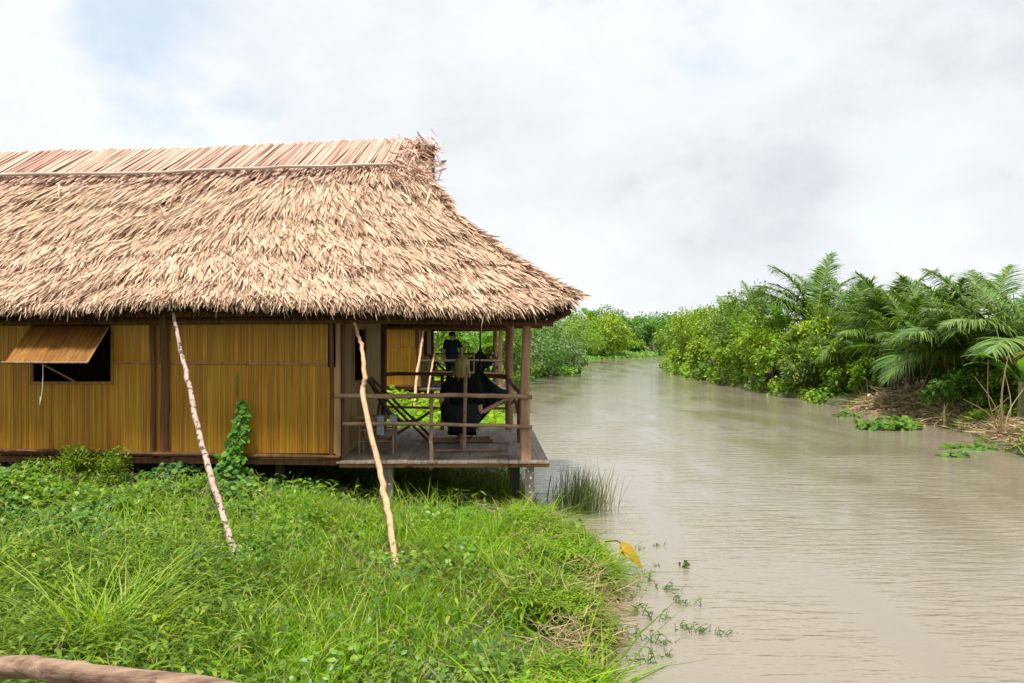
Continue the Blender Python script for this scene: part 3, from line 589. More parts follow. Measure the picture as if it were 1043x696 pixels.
f = [[a_ * nr + k, a_ * nr + k + 1, (a_ + 1) * nr + k + 1, (a_ + 1) * nr + k] for a_ in range(32) for k in range(nr - 1)]; o_ = 33 * nr
q = MB(); q.add(V, np.array(f + [[x + o_ for x in r_[::-1]] for r_ in f])); sub_ob('cloth', q, M['hammock'], hm)
bc = np.array([-.75, 15.34, 1.44]); V = []; na, nb = 10, 22
for lay in (0, .02):
    for a_ in range(na):
        th_ = math.pi * .5 * a_ / (na - 1)
        for b_ in range(nb):
            ph = math.pi * (1.0 + 1.0 * (b_ / (nb - 1))) ; w_ = 1 + .03 * math.sin(b_ * 2.2 + a_ * .4) * math.cos(th_)
            V.append(bc + [(.32 - lay) * math.cos(ph) * math.cos(th_) ** .6 * w_, (.29 - lay) * math.sin(ph) * math.cos(th_) ** .6 * w_ + .0, -(.42 - lay) * math.sin(th_) + .06 * abs(math.cos(ph)) * math.cos(th_)])
f = [[a_ * nb + b_, a_ * nb + b_ + 1, (a_ + 1) * nb + b_ + 1, (a_ + 1) * nb + b_] for a_ in range(na - 1) for b_ in range(nb - 1)]
q = MB(); q.add(V, np.array(f + [[x + na * nb for x in r_[::-1]] for r_ in f])); sub_ob('seat_cloth', q, M['canvas'], hm)
q = MB(); tube(q, [K - [0, 0, .07], K + [.0, .01, .02], K + [.01, .02, .06], [-.49, 15.85, 2.75]], [.05, .045, .012, .01], 7); sub_ob('rope', q, M['canvas'], hm)

# ------------------------------------------------------------------ people
def skin_mesh(name, verts, edges, radii, mt, parent, sub=2, root=0):
    me = bpy.data.meshes.new(name); org = ORG[parent.name]
    me.from_pydata([tuple(np.array(v) - org) for v in verts], edges, []); o = bpy.data.objects.new(name, me); COL.objects.link(o)
    md = o.modifiers.new('skin', 'SKIN'); sv = me.skin_vertices[0].data
    for k, r_ in enumerate(radii): sv[k].radius = (r_, r_) if np.isscalar(r_) else r_
    sv[root].use_root = True; md.use_smooth_shade = True
    s2 = o.modifiers.new('sub', 'SUBSURF'); s2.levels = sub; s2.render_levels = sub
    dg = bpy.context.evaluated_depsgraph_get(); m2 = bpy.data.meshes.new_from_object(o.evaluated_get(dg)); m2.name = name
    bpy.data.objects.remove(o); m2.materials.clear(); m2.materials.append(mt)
    for p in m2.polygons: p.use_smooth = True
    ob = bpy.data.objects.new(name, m2); COL.objects.link(ob); ob.parent = parent; ORG[ob.name] = org; return ob
def person(root, J, shirt, legs, hair, long_hair, face):
    """J: joints in world space"""
    vs, es, rs = [], [], []
    def v(p, r_): vs.append(np.array(p, float)); rs.append(r_); return len(vs) - 1
    def ch_(a, pts):
        for p, r_ in pts:
            b = v(p, r_); es.append((a, b)); a = b
        return a
    pel = v(J['pelvis'], (.12, .09)); ce = ch_(pel, [((J['pelvis'] + J['chest']) / 2, (.10, .08)), (J['chest'], (.11, .08))])
    nk = ch_(ce, [(J['neck'], .055)]); hd = J['head']; up = nrm(hd - J['neck'])
    h1 = ch_(nk, [(hd - up * .06, .065), (hd, .088), (hd + up * .075, .078)])
    fz = nrm(face); ch_(h1 - 1, [(hd + fz * .085 - up * .02, .018)])
    for s in 'lr':
        w = J['wr' + s]; dirn = nrm(w - J['el' + s]); side = nrm(np.cross(dirn, [0, 0.3, 1.])); oth = np.cross(dirn, side)
        hand = ch_(ce, [(J['sh' + s], .062), ((J['sh' + s] + J['el' + s]) / 2, .05), (J['el' + s], .042), ((J['el' + s] + w) / 2, .036), (w, .026), (w + dirn * .06, (.036, .02))])
        for kf, off in enumerate((-.030, -.010, .010, .028)):
            ln = (.065, .078, .072, .055)[kf]
            ch_(hand, [(w + dirn * (.085) + side * off, .010), (w + dirn * (.085 + ln * .55) + side * off + oth * .008, .009), (w + dirn * (.08 + ln) + side * off + oth * .028, .008)])
        ch_(hand - 1, [(w + dirn * .05 - side * .045, .011), (w + dirn * .085 - side * .06 + oth * .01, .010)])
        ch_(pel, [(J['hp' + s], .09), ((J['hp' + s] + J['kn' + s]) / 2, .075), (J['kn' + s], .058), ((J['kn' + s] * .6 + J['an' + s] * .4), .055), (J['an' + s], .036), (J['to' + s] * .35 + J['an' + s] * .65 - [0, 0, .02], .036), (J['to' + s], .028)])
    skin_mesh('body', vs, es, rs, M['skin'], root)
    g = .022
    V = [J['pelvis'], (J['pelvis'] + J['chest']) / 2, J['chest'], J['chest'] * .25 + J['neck'] * .75, J['pelvis'] - [0, .02, .10]]; Rr = [.21, (.19, .17), (.20, .17), .09, .19]; E = [(0, 1), (1, 2), (2, 3), (0, 4)]
    for s in 'lr':
        k = len(V); V += [J['sh' + s], (J['sh' + s] + J['el' + s]) * .5, J['sh' + s] * .22 + J['el' + s] * .78]; Rr += [.105, .088, .07]; E += [(2, k), (k, k + 1), (k + 1, k + 2)]
    skin_mesh('shirt', V, E, Rr, shirt, root)
    V = [J['pelvis'] + [0, 0, .03]]; Rr = [(.165, .13)]; E = []
    for s in 'lr':
        k = len(V); V += [J['hp' + s], (J['hp' + s] + J['kn' + s]) / 2, J['kn' + s]]; Rr += [.112, .095, .078]; E += [(0, k), (k, k + 1), (k + 1, k + 2)]
        V += [J['kn' + s] * .08 + J['an' + s] * .92]; Rr += [.062]; E += [(k + 2, k + 3)]
    skin_mesh('trousers', V, E, Rr, legs, root)
    q = MB(); sd = nrm(np.cross(fz, up))
    lat, lon = 9, 16; V = []
    for a_ in range(lat):
        th_ = math.pi * .60 * a_ / (lat - 1)
        for b_ in range(lon):
            ph = 2 * math.pi * b_ / lon; d = up * math.cos(th_) + (fz * math.cos(ph) + sd * math.sin(ph)) * math.sin(th_)
            lim = 1.0 if np.dot(d, fz) < .35 else .0; pt = hd + up * .018 + d * np.array([.112] * 3) * (1 if lim else .84); V.append(pt)
    f = [[a_ * lon + b_, a_ * lon + (b_ + 1) % lon, (a_ + 1) * lon + (b_ + 1) % lon, (a_ + 1) * lon + b_] for a_ in range(lat - 1) for b_ in range(lon)]; q.add(V, np.array(f))
    n = 420; d = rdir(n); d = d[(d @ up > -.35) & (d @ fz < .35)]; n = len(d); dn = nrm(-up + d * .10 + RNG.normal(0, .06, (n, 3)))
    strips(q, hd + up * .02 + d * .108, dn, np.cross(dn, d), RNG.uniform(.06, .1, n) + long_hair * RNG.uniform(.6, 1, n), .014, prof=(1, .9, .3))
    q.build('hair', hair, root, True)
    for s in (-1, 1):
        q = MB(); c = hd + fz * .078 + sd * .032 * s + up * .012; ang = np.linspace(0, 2 * math.pi, 9)[:-1]
        q.add([c + fz * .010] + [c + (sd * math.cos(a_) * .012 + up * math.sin(a_) * .007) for a_ in ang], np.array([[0, 1 + k, 1 + (k + 1) % 8] for k in range(8)])); q.build('eye', M['black'], root)
A = np.array
pr = empty('person', (-.72, 15.25, .80), 'seated person with long blond hair and black clothes, seen from behind', 'person')
J = dict(pelvis=A([-.74, 15.35, 1.22]), chest=A([-.74, 15.20, 1.66]), neck=A([-.74, 15.2, 1.86]), head=A([-.735, 15.22, 2.04]), shl=A([-.93, 15.2, 1.77]), ell=A([-1.05, 15.22, 1.49]), wrl=A([-.98, 15.45, 1.34]),
         shr=A([-.54, 15.2, 1.77]), elr=A([-.46, 15.2, 1.33]), wrr=A([-.20, 15.3, 1.47]), hpl=A([-.83, 15.4, 1.18]), hpr=A([-.64, 15.4, 1.18]), knl=A([-.9, 15.82, 1.26]), knr=A([-.60, 15.84, 1.28]),
         anl=A([-.84, 16.25, .89]), anr=A([-.64, 16.27, .89]), tol=A([-.84, 16.43, .84]), tor=A([-.64, 16.45, .84]))
person(pr, J, M['black'], M['black'], M['hair'], .16, A([.05, 1, .05]))
pr = empty('person', (-1.98, 33.1, .80), 'standing person with short dark hair in a dark shirt, on the farther porch', 'person')
B0 = A([-1.92, 32.95, 0])
J = dict(pelvis=B0 + [0, 0, 1.70], chest=B0 + [0, -.02, 2.08], neck=B0 + [0, -.02, 2.29], head=B0 + [.0, -.05, 2.44], shl=B0 + [-.19, 0, 2.22], ell=B0 + [-.26, .02, 1.94], wrl=B0 + [-.2, -.12, 1.74],
         shr=B0 + [.19, 0, 2.22], elr=B0 + [.33, -.02, 1.98], wrr=B0 + [.32, -.2, 1.78], hpl=B0 + [-.1, 0, 1.64], hpr=B0 + [.1, 0, 1.64], knl=B0 + [-.12, -.03, 1.24], knr=B0 + [.13, -.02, 1.24], anl=B0 + [-.13, 0, .87], anr=B0 + [.14, 0, .87], tol=B0 + [-.15, -.17, .83], tor=B0 + [.17, -.17, .83])
person(pr, J, M['navy'], M['black'], M['darkhair'], 0, A([-.2, -1, -.25]))

# ------------------------------------------------------------------ the second bungalow and its porch things (copies)
OFF = Vector((-.55, 18.3, 0))
def far(o, label):
    c = copy_tree(o); c.location = o.location + OFF; c['label'] = label; return c
far(hut, 'farther bamboo bungalow seen through the porch of the near one')
lean([P(431, 338, 31.8), P(429, 355, 31.2), P(425, 378, 30.0), P(423, 400, 29.2), P(422, 418, 28.2)], [.03, .036, .04, .04, .04], M['poleB'], 'pale pole leaning on the farther bungalow, seen past the deck chair')
lean([P(446, 343, 32.6), P(444, 355, 32.2), P(441, 368, 31.7), P(437, 392, 30.6), P(434, 412, 29.6)], [.022, .026, .03, .03, .03], M['poleB'], 'slim pale pole leaning on the farther bungalow beside the standing person')
far(ch, 'small dark deck chair on the farther porch'); far(tb, 'small bamboo table on the farther porch left of the standing person'); far(st, 'low wooden stand on the farther porch'); far(hm, 'dark hammock hanging on the farther porch, right of the standing person')

# ------------------------------------------------------------------ near rail in the bottom left corner
q = MB(); tube(q, [[-2.6, 2.95, 1.56], [-1.9, 2.72, 1.585], [P(0, 680, 2.5)[0], 2.5, P(0, 680, 2.5)[2]], P(60, 684, 2.42), P(130, 692, 2.36), P(220, 702, 2.28), P(300, 722, 2.2)], [.032, .030, .028, .0265, .025, .024, .023], 16, .012, sub=6, bend=.0012)
nrail = empty('handrail', (-1.2, 2.4, .2), 'bare peeled wooden handrail pole in the bottom left corner', 'handrail'); q.build('pole', M['railpole'], nrail, True)
for p in ((-2.2, 2.86), (P(300, 722, 2.2)[0] - .03, 2.22)):
    q = MB(); tube(q, [[p[0], p[1] + .06, 0.1], [p[0], p[1] + .06, 1.50]], .035, 8, .04, sub=3); q.build('support_post', M['railpole'], nrail, True)

# ------------------------------------------------------------------ ground cover near the camera (stuff)
def land(n, x0, x1, y0, y1, minsd=-.1):
    X = RNG.uniform(x0, x1, n); Y = RNG.uniform(y0, y1, n); d, l, r_ = shore(X, Y); k = (d > minsd) & (X > -.56 * Y - 1.2); return X[k], Y[k], d[k]
def blades(mb, X, Y, ln, wd, lean_=.35, bendk=.5, zoff=-.03):
    n = len(X); d = np.stack([RNG.normal(0, lean_, n), RNG.normal(0, lean_, n), np.ones(n)], 1); h = nrm(d * [1, 1, 0] + 1e-4)
    b_ = h * (ln * bendk * RNG.uniform(.2, 1.2, n))[:, None]; b_[:, 2] = -ln * bendk * RNG.uniform(.1, .9, n)
    w = np.cross(d, h) + RNG.normal(0, .5, (n, 3)) * [1, 1, 0]
    strips(mb, np.stack([X, Y, gh(X, Y) + zoff], 1), d, w, ln, wd, b_, prof=(.7, 1, .8, .05))
def lump(X, Y): return np.clip(.45 + .45 * fbm(X, Y, 1.9, 31) + .30 * fbm(X, Y, 5.5, 32), 0, 1.3)
# weight of creeper (left and near the hut) against grass
def creep(X, Y):
    u = X / Y * F + 521.5; return sstep(330, 200, u + 25 * fbm(X, Y, 1.5, 8)) * sstep(9.0, 10.4, Y + .5 * fbm(X, Y, 1.2, 9))
X, Y, d = land(92000, -8, 1.2, 5.3, 13.9); cw = creep(X, Y); k = RNG.uniform(0, 1, len(X)) > cw * .9; X, Y, d = X[k], Y[k], d[k]
u = X / Y * F + 521.5; bright = sstep(200, 300, u)
under = sstep(13.3, 13.8, Y)
pb_ = np.minimum(np.minimum(np.hypot(X + 2.60, (Y - 9.4) * .7), np.hypot(X + 1.16, (Y - 9.7) * .7)) / .55, 1)
hole_ = (d < .9) & (fbm(X, Y, 2.6, 66) < -.25) & (RNG.uniform(0, 1, len(X)) < .8)
ln = (.15 + .24 * lump(X, Y)) * np.where(hole_, .3, 1) * (.35 + .65 * pb_) * (1 - .35 * sstep(12, 13.4, Y)) * RNG.uniform(.5, 1.25, len(X)) * (.75 + .4 * sstep(0, .8, d)) * (1 - .25 * sstep(9.5, 7.5, Y) * bright); 
k = RNG.uniform(0, 1, len(X)) < (.25 + .75 * bright)
q = MB(); blades(q, X[k], Y[k], ln[k], RNG.uniform(.006, .013, k.sum())); tag(q.build('grass', M['grass'], loc=(0, 0, 0)), 'bright green grass covering the bank in front of the bungalow', 'grass', kind='stuff')
q = MB(); X3, Y3, d3 = land(9000, -8, 1.1, 5.3, 12.8, .1); k3 = (fbm(X3, Y3, 2.6, 91) > -.05) & (np.minimum(np.hypot(X3 + 2.6, (Y3 - 9.2) * .6), np.hypot(X3 + 1.16, (Y3 - 9.5) * .6)) > .45); X3, Y3 = X3[k3], Y3[k3]; n = len(X3)
blades(q, X3, Y3, RNG.uniform(.32, .62, n) * (.75 + .3 * sstep(-1, 1, fbm(X3, Y3, 3, 92))), RNG.uniform(.006, .012, n), .28, .45, 0)
tag(q.build('tall_grass', M['tallgrass'], loc=(0, 0, 0)), 'taller pale green blades standing above the meadow grass', 'grass', kind='stuff')
q = MB(); blades(q, X[~k], Y[~k], ln[~k] * 1.15, RNG.uniform(.010, .022, (~k).sum()), .5, .8); 
# leafy weeds with short side leaves
X, Y, d = land(5200, -8, .9, 5.4, 12.5, .1); u = X / Y * F + 521.5; k = RNG.uniform(0, 1, len(X)) < (.15 + .85 * sstep(330, 120, u)) * (1 - .8 * creep(X, Y)); X, Y = X[k], Y[k]; n = len(X)
for s in range(6):
    z = gh(X, Y) + .06 + .08 * s * (.6 + .5 * lump(X, Y)) + .05 * RNG.uniform(0, 1, n); dd = rdir(n, .1, .7); strips(q, np.stack([X + RNG.normal(0, .03, n), Y + RNG.normal(0, .03, n), z], 1), dd, np.cross(dd, [0, 0, 1]), RNG.uniform(.09, .17, n), RNG.uniform(.018, .032, n), np.array([0, 0, -.06]) * np.ones((n, 1)), prof=(.3, 1, .8, .05))
tag(q.build('weeds', M['darkgrass'], loc=(0, 0, 0)), 'rank leafy weeds mixed into the grass at the left', 'weeds', kind='stuff')
# creeper carpet
def leaves_at(mb, Pp, size, up=.45, prof=(.25, .95, 1, .7, .08), cup=.12, down=.03):
    n = len(Pp); d = rdir(n, -.35, .5); nn = nrm(np.array([0, -.25, 1]) + RNG.normal(0, up, (n, 3))); d = nrm(d - nn * np.sum(d * nn, 1, keepdims=True))
    strips(mb, Pp, d, np.cross(d, nn), size, size * RNG.uniform(.65, .95, n), np.array([0, 0, -1.]) * (size * .25)[:, None], prof=prof, cup=cup)
X, Y, d = land(60000, -9, 1, 8.6, 13.95, .25); cw = creep(X, Y); k = RNG.uniform(0, 1, len(X)) < cw; X, Y = X[k], Y[k]; n = len(X)
hgt = (.08 + .24 * lump(X, Y) + .10 * fbm(X, Y, 3.5, 77)) * (.4 + .6 * np.minimum(np.hypot(X + 2.6, (Y - 9.5) * .7) / .6, 1))
q = MB(); leaves_at(q, np.stack([X, Y, gh(X, Y) + np.maximum(.03, hgt) * RNG.uniform(.35, 1.05, n)], 1), RNG.uniform(.045, .095, n)); tag(q.build('creeper', M['creeper'], loc=(0, 0, 0)), 'carpet of broad leaved creeper along the foot of the bamboo wall', 'creeper', kind='stuff')
# scattered broad leaves through the grass and bank herbs
q = MB(); X, Y, d = land(15000, -4, 1.25, 5.4, 13.8, -.05); k = RNG.uniform(0, 1, len(X)) < .15 + .85 * (fbm(X, Y, 2.2, 41) > .15); X, Y = X[k], Y[k]; n = len(X)
leaves_at(q, np.stack([X, Y, gh(X, Y) + (.08 + .24 * lump(X, Y)) * RNG.uniform(.4, 1.1, n)], 1), RNG.uniform(.03, .07, n)); tag(q.build('herbs', M['creeper'], loc=(0, 0, 0)), 'small broad leaved herbs scattered through the grass towards the water', 'herbs', kind='stuff')
# edge: wild arching tufts, brown dead stems
q = MB(); X, Y, d = land(16000, .0, 1.35, 5.3, 13.9, -.16); k = (d < .75) & (fbm(X, Y, 2.6, 66) > -.35); X, Y, d = X[k], Y[k], d[k]; n = len(X); blades(q, X, Y, RNG.uniform(.2, .55, n) * (.8 + .7 * fbm(X, Y, 4, 4)).clip(.25, 2), RNG.uniform(.009, .02, n), .6, .9)
for s in range(4):
    z = gh(X, Y) + .04 + .07 * s; dd = rdir(n, -.1, .6); strips(q, np.stack([X, Y, z], 1), dd, np.cross(dd, [0, 0, 1]), RNG.uniform(.07, .14, n), RNG.uniform(.012, .022, n), np.array([0, 0, -.05]) * np.ones((n, 1)), prof=(.4, 1, .05))
tag(q.build('bank_grass', M['grass'], loc=(0, 0, 0)), 'coarse arching grass spilling over the water edge', 'grass', kind='stuff')
q = MB(); X, Y, d = land(15000, -.6, 1.35, 5.3, 13.6, -.22); k = (d < .8) & (fbm(X, Y, 2.4, 55) > -.1); X, Y = X[k], Y[k]; n = len(X)
dd = rdir(n, -.3, .5); strips(q, np.stack([X, Y, gh(X, Y) + RNG.uniform(0, .26, n)], 1), dd, rdir(n), RNG.uniform(.1, .32, n), RNG.uniform(.004, .012, n), RNG.normal(0, .05, (n, 3)), prof=(1, .9, .6, .1))
X, Y, d = land(7000, -8, 1., 5.3, 13.6, .1); n = len(X); dd = rdir(n, .2, 1); strips(q, np.stack([X, Y, gh(X, Y) + RNG.uniform(.03, .28, n)], 1), dd, rdir(n), RNG.uniform(.08, .22, n), RNG.uniform(.003, .007, n), RNG.normal(0, .04, (n, 3)), prof=(1, .9, .5, .1))
tag(q.build('dead_stems', M['straw'], loc=(0, 0, 0)), 'straw coloured dead stems tangled in the bank grass', 'dead grass', kind='stuff')
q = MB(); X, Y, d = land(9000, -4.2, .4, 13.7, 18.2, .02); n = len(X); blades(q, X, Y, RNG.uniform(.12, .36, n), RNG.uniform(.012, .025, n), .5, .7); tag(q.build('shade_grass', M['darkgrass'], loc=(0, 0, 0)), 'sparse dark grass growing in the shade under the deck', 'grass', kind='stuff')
# rough grass behind and between the bungalows
q = MB(); X = RNG.uniform(-14, 1, 26000); Y = RNG.uniform(18.6, 62, 26000); d, l, r_ = shore(X, Y); k = (d > 0) & (X > -.22 * Y - 3); X, Y = X[k], Y[k]; n = len(X)
blades(q, X, Y, RNG.uniform(.25, .6, n), RNG.uniform(.03, .06, n), .5, .7); leaves_at(q, np.stack([X, Y, gh(X, Y) + RNG.uniform(.1, .5, n)], 1), RNG.uniform(.1, .2, n))
tag(q.build('rough_grass', M['grass'], loc=(0, 0, 0)), 'lush green growth behind the porch and along the left bank', 'grass', kind='stuff')
q = MB(); n = 9000; Y = RNG.uniform(18, 46, n); X = np.interp(Y, RX[:, 1], RX[:, 0]) + RNG.uniform(-.12, 3.2, n); k = fbm(X, Y, 1.5, 17) > -.25; X, Y = X[k], Y[k]; n = len(X)
blades(q, X, Y, RNG.uniform(.15, .5, n), RNG.uniform(.02, .045, n), .55, .8); tag(q.build('rough_grass', M['darkgrass'], loc=(0, 0, 0)), 'rough grass on the right bank under the palms', 'grass', kind='stuff')
q = MB(); n = 2600; Y = RNG.uniform(21.5, 29.5, n); X = np.interp(Y, RX[:, 1], RX[:, 0]) + RNG.uniform(-.08, 1.9, n); dd = rdir(n, -.15, .35)
strips(q, np.stack([X, Y, np.maximum(gh(X, Y), 0) + RNG.uniform(.0, .10, n)], 1), dd, rdir(n) + [0, 0, .0], RNG.uniform(.12, .5, n), RNG.uniform(.015, .05, n), RNG.normal(0, .05, (n, 3)), prof=(.6, 1, .7, .1))
tag(q.build('dead_litter', M['straw2'], loc=(0, 0, 0)), 'brown dead leaves and sticks littering the mud under the palms', 'litter', kind='stuff')
# bright long-bladed tuft, reeds, fern bush, vine
def tuft(name, c, n, ln, wd, mt, spread, label, cat, lean_=.5, bendk=.7, group=None):
    q = MB(); X = c[0] + RNG.normal(0, spread, n); Y = c[1] + RNG.normal(0, spread, n); blades(q, X, Y, RNG.uniform(*ln, n), RNG.uniform(*wd, n), lean_, bendk); o = q.build(name, mt); tag(o, label, cat, group); return o
tuft('grass_tuft', P(108, 655, 7.0), 340, (.5, 1.05), (.009, .016), M['tallgrass'], .10, 'pale long bladed grass tuft above the handrail in the lower left', 'grass tuft', .55, .6)
q = MB(); n = 420; X = .98 + RNG.normal(0, .20, n); Y = 14.6 + RNG.normal(0, .2, n); X = np.clip(X, .5, 1.5); dd = np.stack([RNG.normal(.03, .13, n), RNG.normal(0, .12, n), np.ones(n)], 1)
strips(q, np.stack([X, Y, np.full(n, -.1)], 1), dd, np.cross(dd, rdir(n)), RNG.uniform(.35, .78, n), RNG.uniform(.008, .014, n), RNG.normal(0, .05, (n, 3)) + [.03, 0, 0], prof=(.8, 1, .8, .15)); tag(q.build('reed_clump', M['reed']), 'clump of upright reeds growing in the water beside the deck corner', 'reeds')
def bush(c, rx, ry, hz, nclump, nleaf, size, mats, name='shrub', label='', cat='shrub', group=None, prof=(.25, 1, .75, .05), stem=True, flat=.5, seedr=None, drop=.3, clr=.3):
    base = np.array([c[0], c[1], float(gh(c[0], c[1]))]) - [0, 0, .05]
    root = empty(name, tuple(base), label, cat, group)
    dd = rdir(nclump, -.25, 1); rr = RNG.uniform(.45, 1.0, nclump) ** .6
    cc = np.stack([dd[:, 0] * rx * rr, dd[:, 1] * ry * rr, hz * (.42 + .50 * dd[:, 2] * rr)], 1) * (1 + RNG.normal(0, .10, (nclump, 1)))
    cc[:, 2] = np.maximum(cc[:, 2], hz * .08)
    k = RNG.integers(0, nclump, nleaf); ex = RNG.normal(0, 1, (nleaf, 3)); ex = nrm(ex) * (RNG.uniform(0, 1, (nleaf, 1)) ** .5) * clr * np.array([rx, (rx + ry) / 2, hz * .55])
    pp = cc[k] + ex; pp[:, 2] = np.maximum(pp[:, 2], .03)
    outw = nrm(ex + nrm(pp - [0, 0, hz * .3]) * .6 + RNG.normal(0, .5, (nleaf, 3)) * .5)
    d = nrm(outw + RNG.normal(0, .5, (nleaf, 3)) - np.array([0, 0, drop])); nn = nrm(outw * .5 + [0, 0, .7] + RNG.normal(0, .35, (nleaf, 3)))
    sz = RNG.uniform(.6, 1.25, nleaf) * size
    q = MB(); strips(q, base + pp, d, np.cross(d, nn), sz, sz * flat, np.array([0, 0, -.2]) * sz[:, None], prof=prof); q.build('foliage', mats, root)
    if stem:
        q = MB()
        for kk in range(min(nclump, 9)): tube(q, [base + [RNG.normal(0, .08), RNG.normal(0, .08), -.05], base + cc[kk] * [.4, .4, .5], base + cc[kk]], [.04 * hz / 3, .025 * hz / 3, .008], 5)
        q.build('stems', M['stem'], root)
    return root
bush(P(78, 480, 13.15),
 .62, .35, .68, 26, 2900, .06, M['darkgrass'], 'shrub', 'ferny light green bush against the floor pole, below the propped shutter', 'bush', prof=(.4, 1, .05), flat=.35)
# climbing vine
vr = empty('climbing_vine', (-3.55, 13.7, .3), 'dark green vine climbing the bamboo wall', 'vine')
q = MB(); n = 640; t_ = RNG.beta(1.1, 1.5, n); cxv = np.interp(t_, [0, .3, .5, .75, 1], [247, 247, 241, 244, 243]); wv = np.interp(t_, [0, .3, .42, .6, 1], [19, 18, 13, 9, 4]); vv = 530 - t_ * 125
Pv = np.array([P(a_, b_, 13.66) for a_, b_ in zip(cxv + 4 * np.sin(t_ * 9) + RNG.normal(0, .55, n) * wv, vv)]); Pv[:, 1] -= RNG.uniform(0, .16, n) * np.interp(t_, [0, .5, 1], [1.6, .6, .3]) + .02
dd = rdir(n, -1, .1); dd[:, 1] = -abs(dd[:, 1]) * .4; nn = nrm(np.stack([RNG.normal(0, .4, n), -np.ones(n), RNG.uniform(.2, 1.1, n)], 1)); dd = nrm(dd - nn * np.sum(dd * nn, 1, keepdims=True))
strips(q, Pv, dd, np.cross(dd, nn), RNG.uniform(.04, .12, n), RNG.uniform(.035, .09, n), prof=(.5, 1, .8, .05), cup=.1)
for (a_, b_) in ((241, 398), (240, 391), (243, 386), (240, 380)): 
    pz = P(a_, b_, 13.7); strips(q, pz[None], A([[.3, -.2, -1]]), A([[1, 0, .2]]), .05, .045, prof=(.5, 1, .05))
q.build('leaves', M['vine'], vr); q = MB(); tube(q, [P(248, 530, 13.62), P(246, 470, 13.7), P(243, 420, 13.75), P(241, 379, 13.75)], [.012, .01, .006, .003], 5, sub=4); q.build('stem', M['stem'], vr)
# ------------------------------------------------------------------ shallow-water plants near the bank
def sprig(u, v, h_, label, n=7, mt=None, wide=False, cat='water plant', grp='sprigs standing in the shallow water'):
    Yw = 2.5 * F / (v - 340); c = np.array([(u - 521.5) / F * Yw, Yw, -.03]); q = MB()
    for k in range(n):
        b0 = c + [RNG.normal(0, h_ * .35), RNG.normal(0, h_ * .35), 0]; tip = b0 + [RNG.normal(0, h_ * .4), RNG.normal(0, h_ * .3), h_ * RNG.uniform(.5, 1)]
        tube(q, [b0, (b0 + tip) / 2 + RNG.normal(0, h_ * .08, 3), tip], [.004, .003, .002], 5, sub=2)
        m = 4; dd = rdir(m, -.1, .7); f = RNG.uniform(.3, 1, (m, 1)); strips(q, b0 + (tip - b0) * f, dd, np.cross(dd, rdir(m)), h_ * RNG.uniform(.3, .6, m), h_ * (.35 if wide else .1), np.array([0, 0, -.02]) * np.ones((m, 1)), prof=(.4, 1, .7, .05))
    o = q.build('water_sprig', mt or M['sprig']); tag(o, label, cat, grp)
sprig(694, 577, .10, 'broad leaved floating plant farthest out from the grassy bank', 6, M['hyacinth'], True)
G2 = 'thin weed sprigs standing in the shallow water'
for (u, v, h_) in ((652, 560, .09), (671, 556, .1), (668, 577, .07), (661, 590, .16), (675, 602, .16), (690, 612, .12), (702, 615, .14), (648, 625, .18), (667, 630, .15), (697, 640, .12), (712, 645, .15), (732, 645, .12), (664, 655, .14), (678, 655, .1), (645, 650, .15), (730, 578, .03), (753, 645, .05), (640, 612, .12), (650, 600, .1), (680, 668, .1), (660, 675, .16)):
    sprig(u, v, h_ * .9, 'thin green weed sprig standing in the shallow muddy water off the grassy bank', 6, grp=G2)
# yellow leaf on its stalk
yl = empty('dead_leaf', tuple(P(642, 566, 11)), 'yellow and orange dying leaf drooping from the bank into the water', 'leaf')
q = MB(); tube(q, [P(616, 552, 11.1), P(628, 551, 11.05), P(634, 555, 11)], .008, 6, sub=3); q.build('stalk', M['darkwood'], yl)
q = MB(); c = np.array([P(633, 553, 11.0)]); strips(q, c, A([[.6, -.1, -.75]]), A([[.6, .45, .5]]), .30, .13, A([[.03, 0, -.03]]), prof=(.3, .9, 1, .9, .6, .05), cup=.12); strips(q, c + [.01, .02, 0], A([[.15, -.1, -1]]), A([[1, .3, .1]]), .15, .09, prof=(.3, 1, .9, .1), cup=.1); q.build('blade', M['yleaf'], yl)
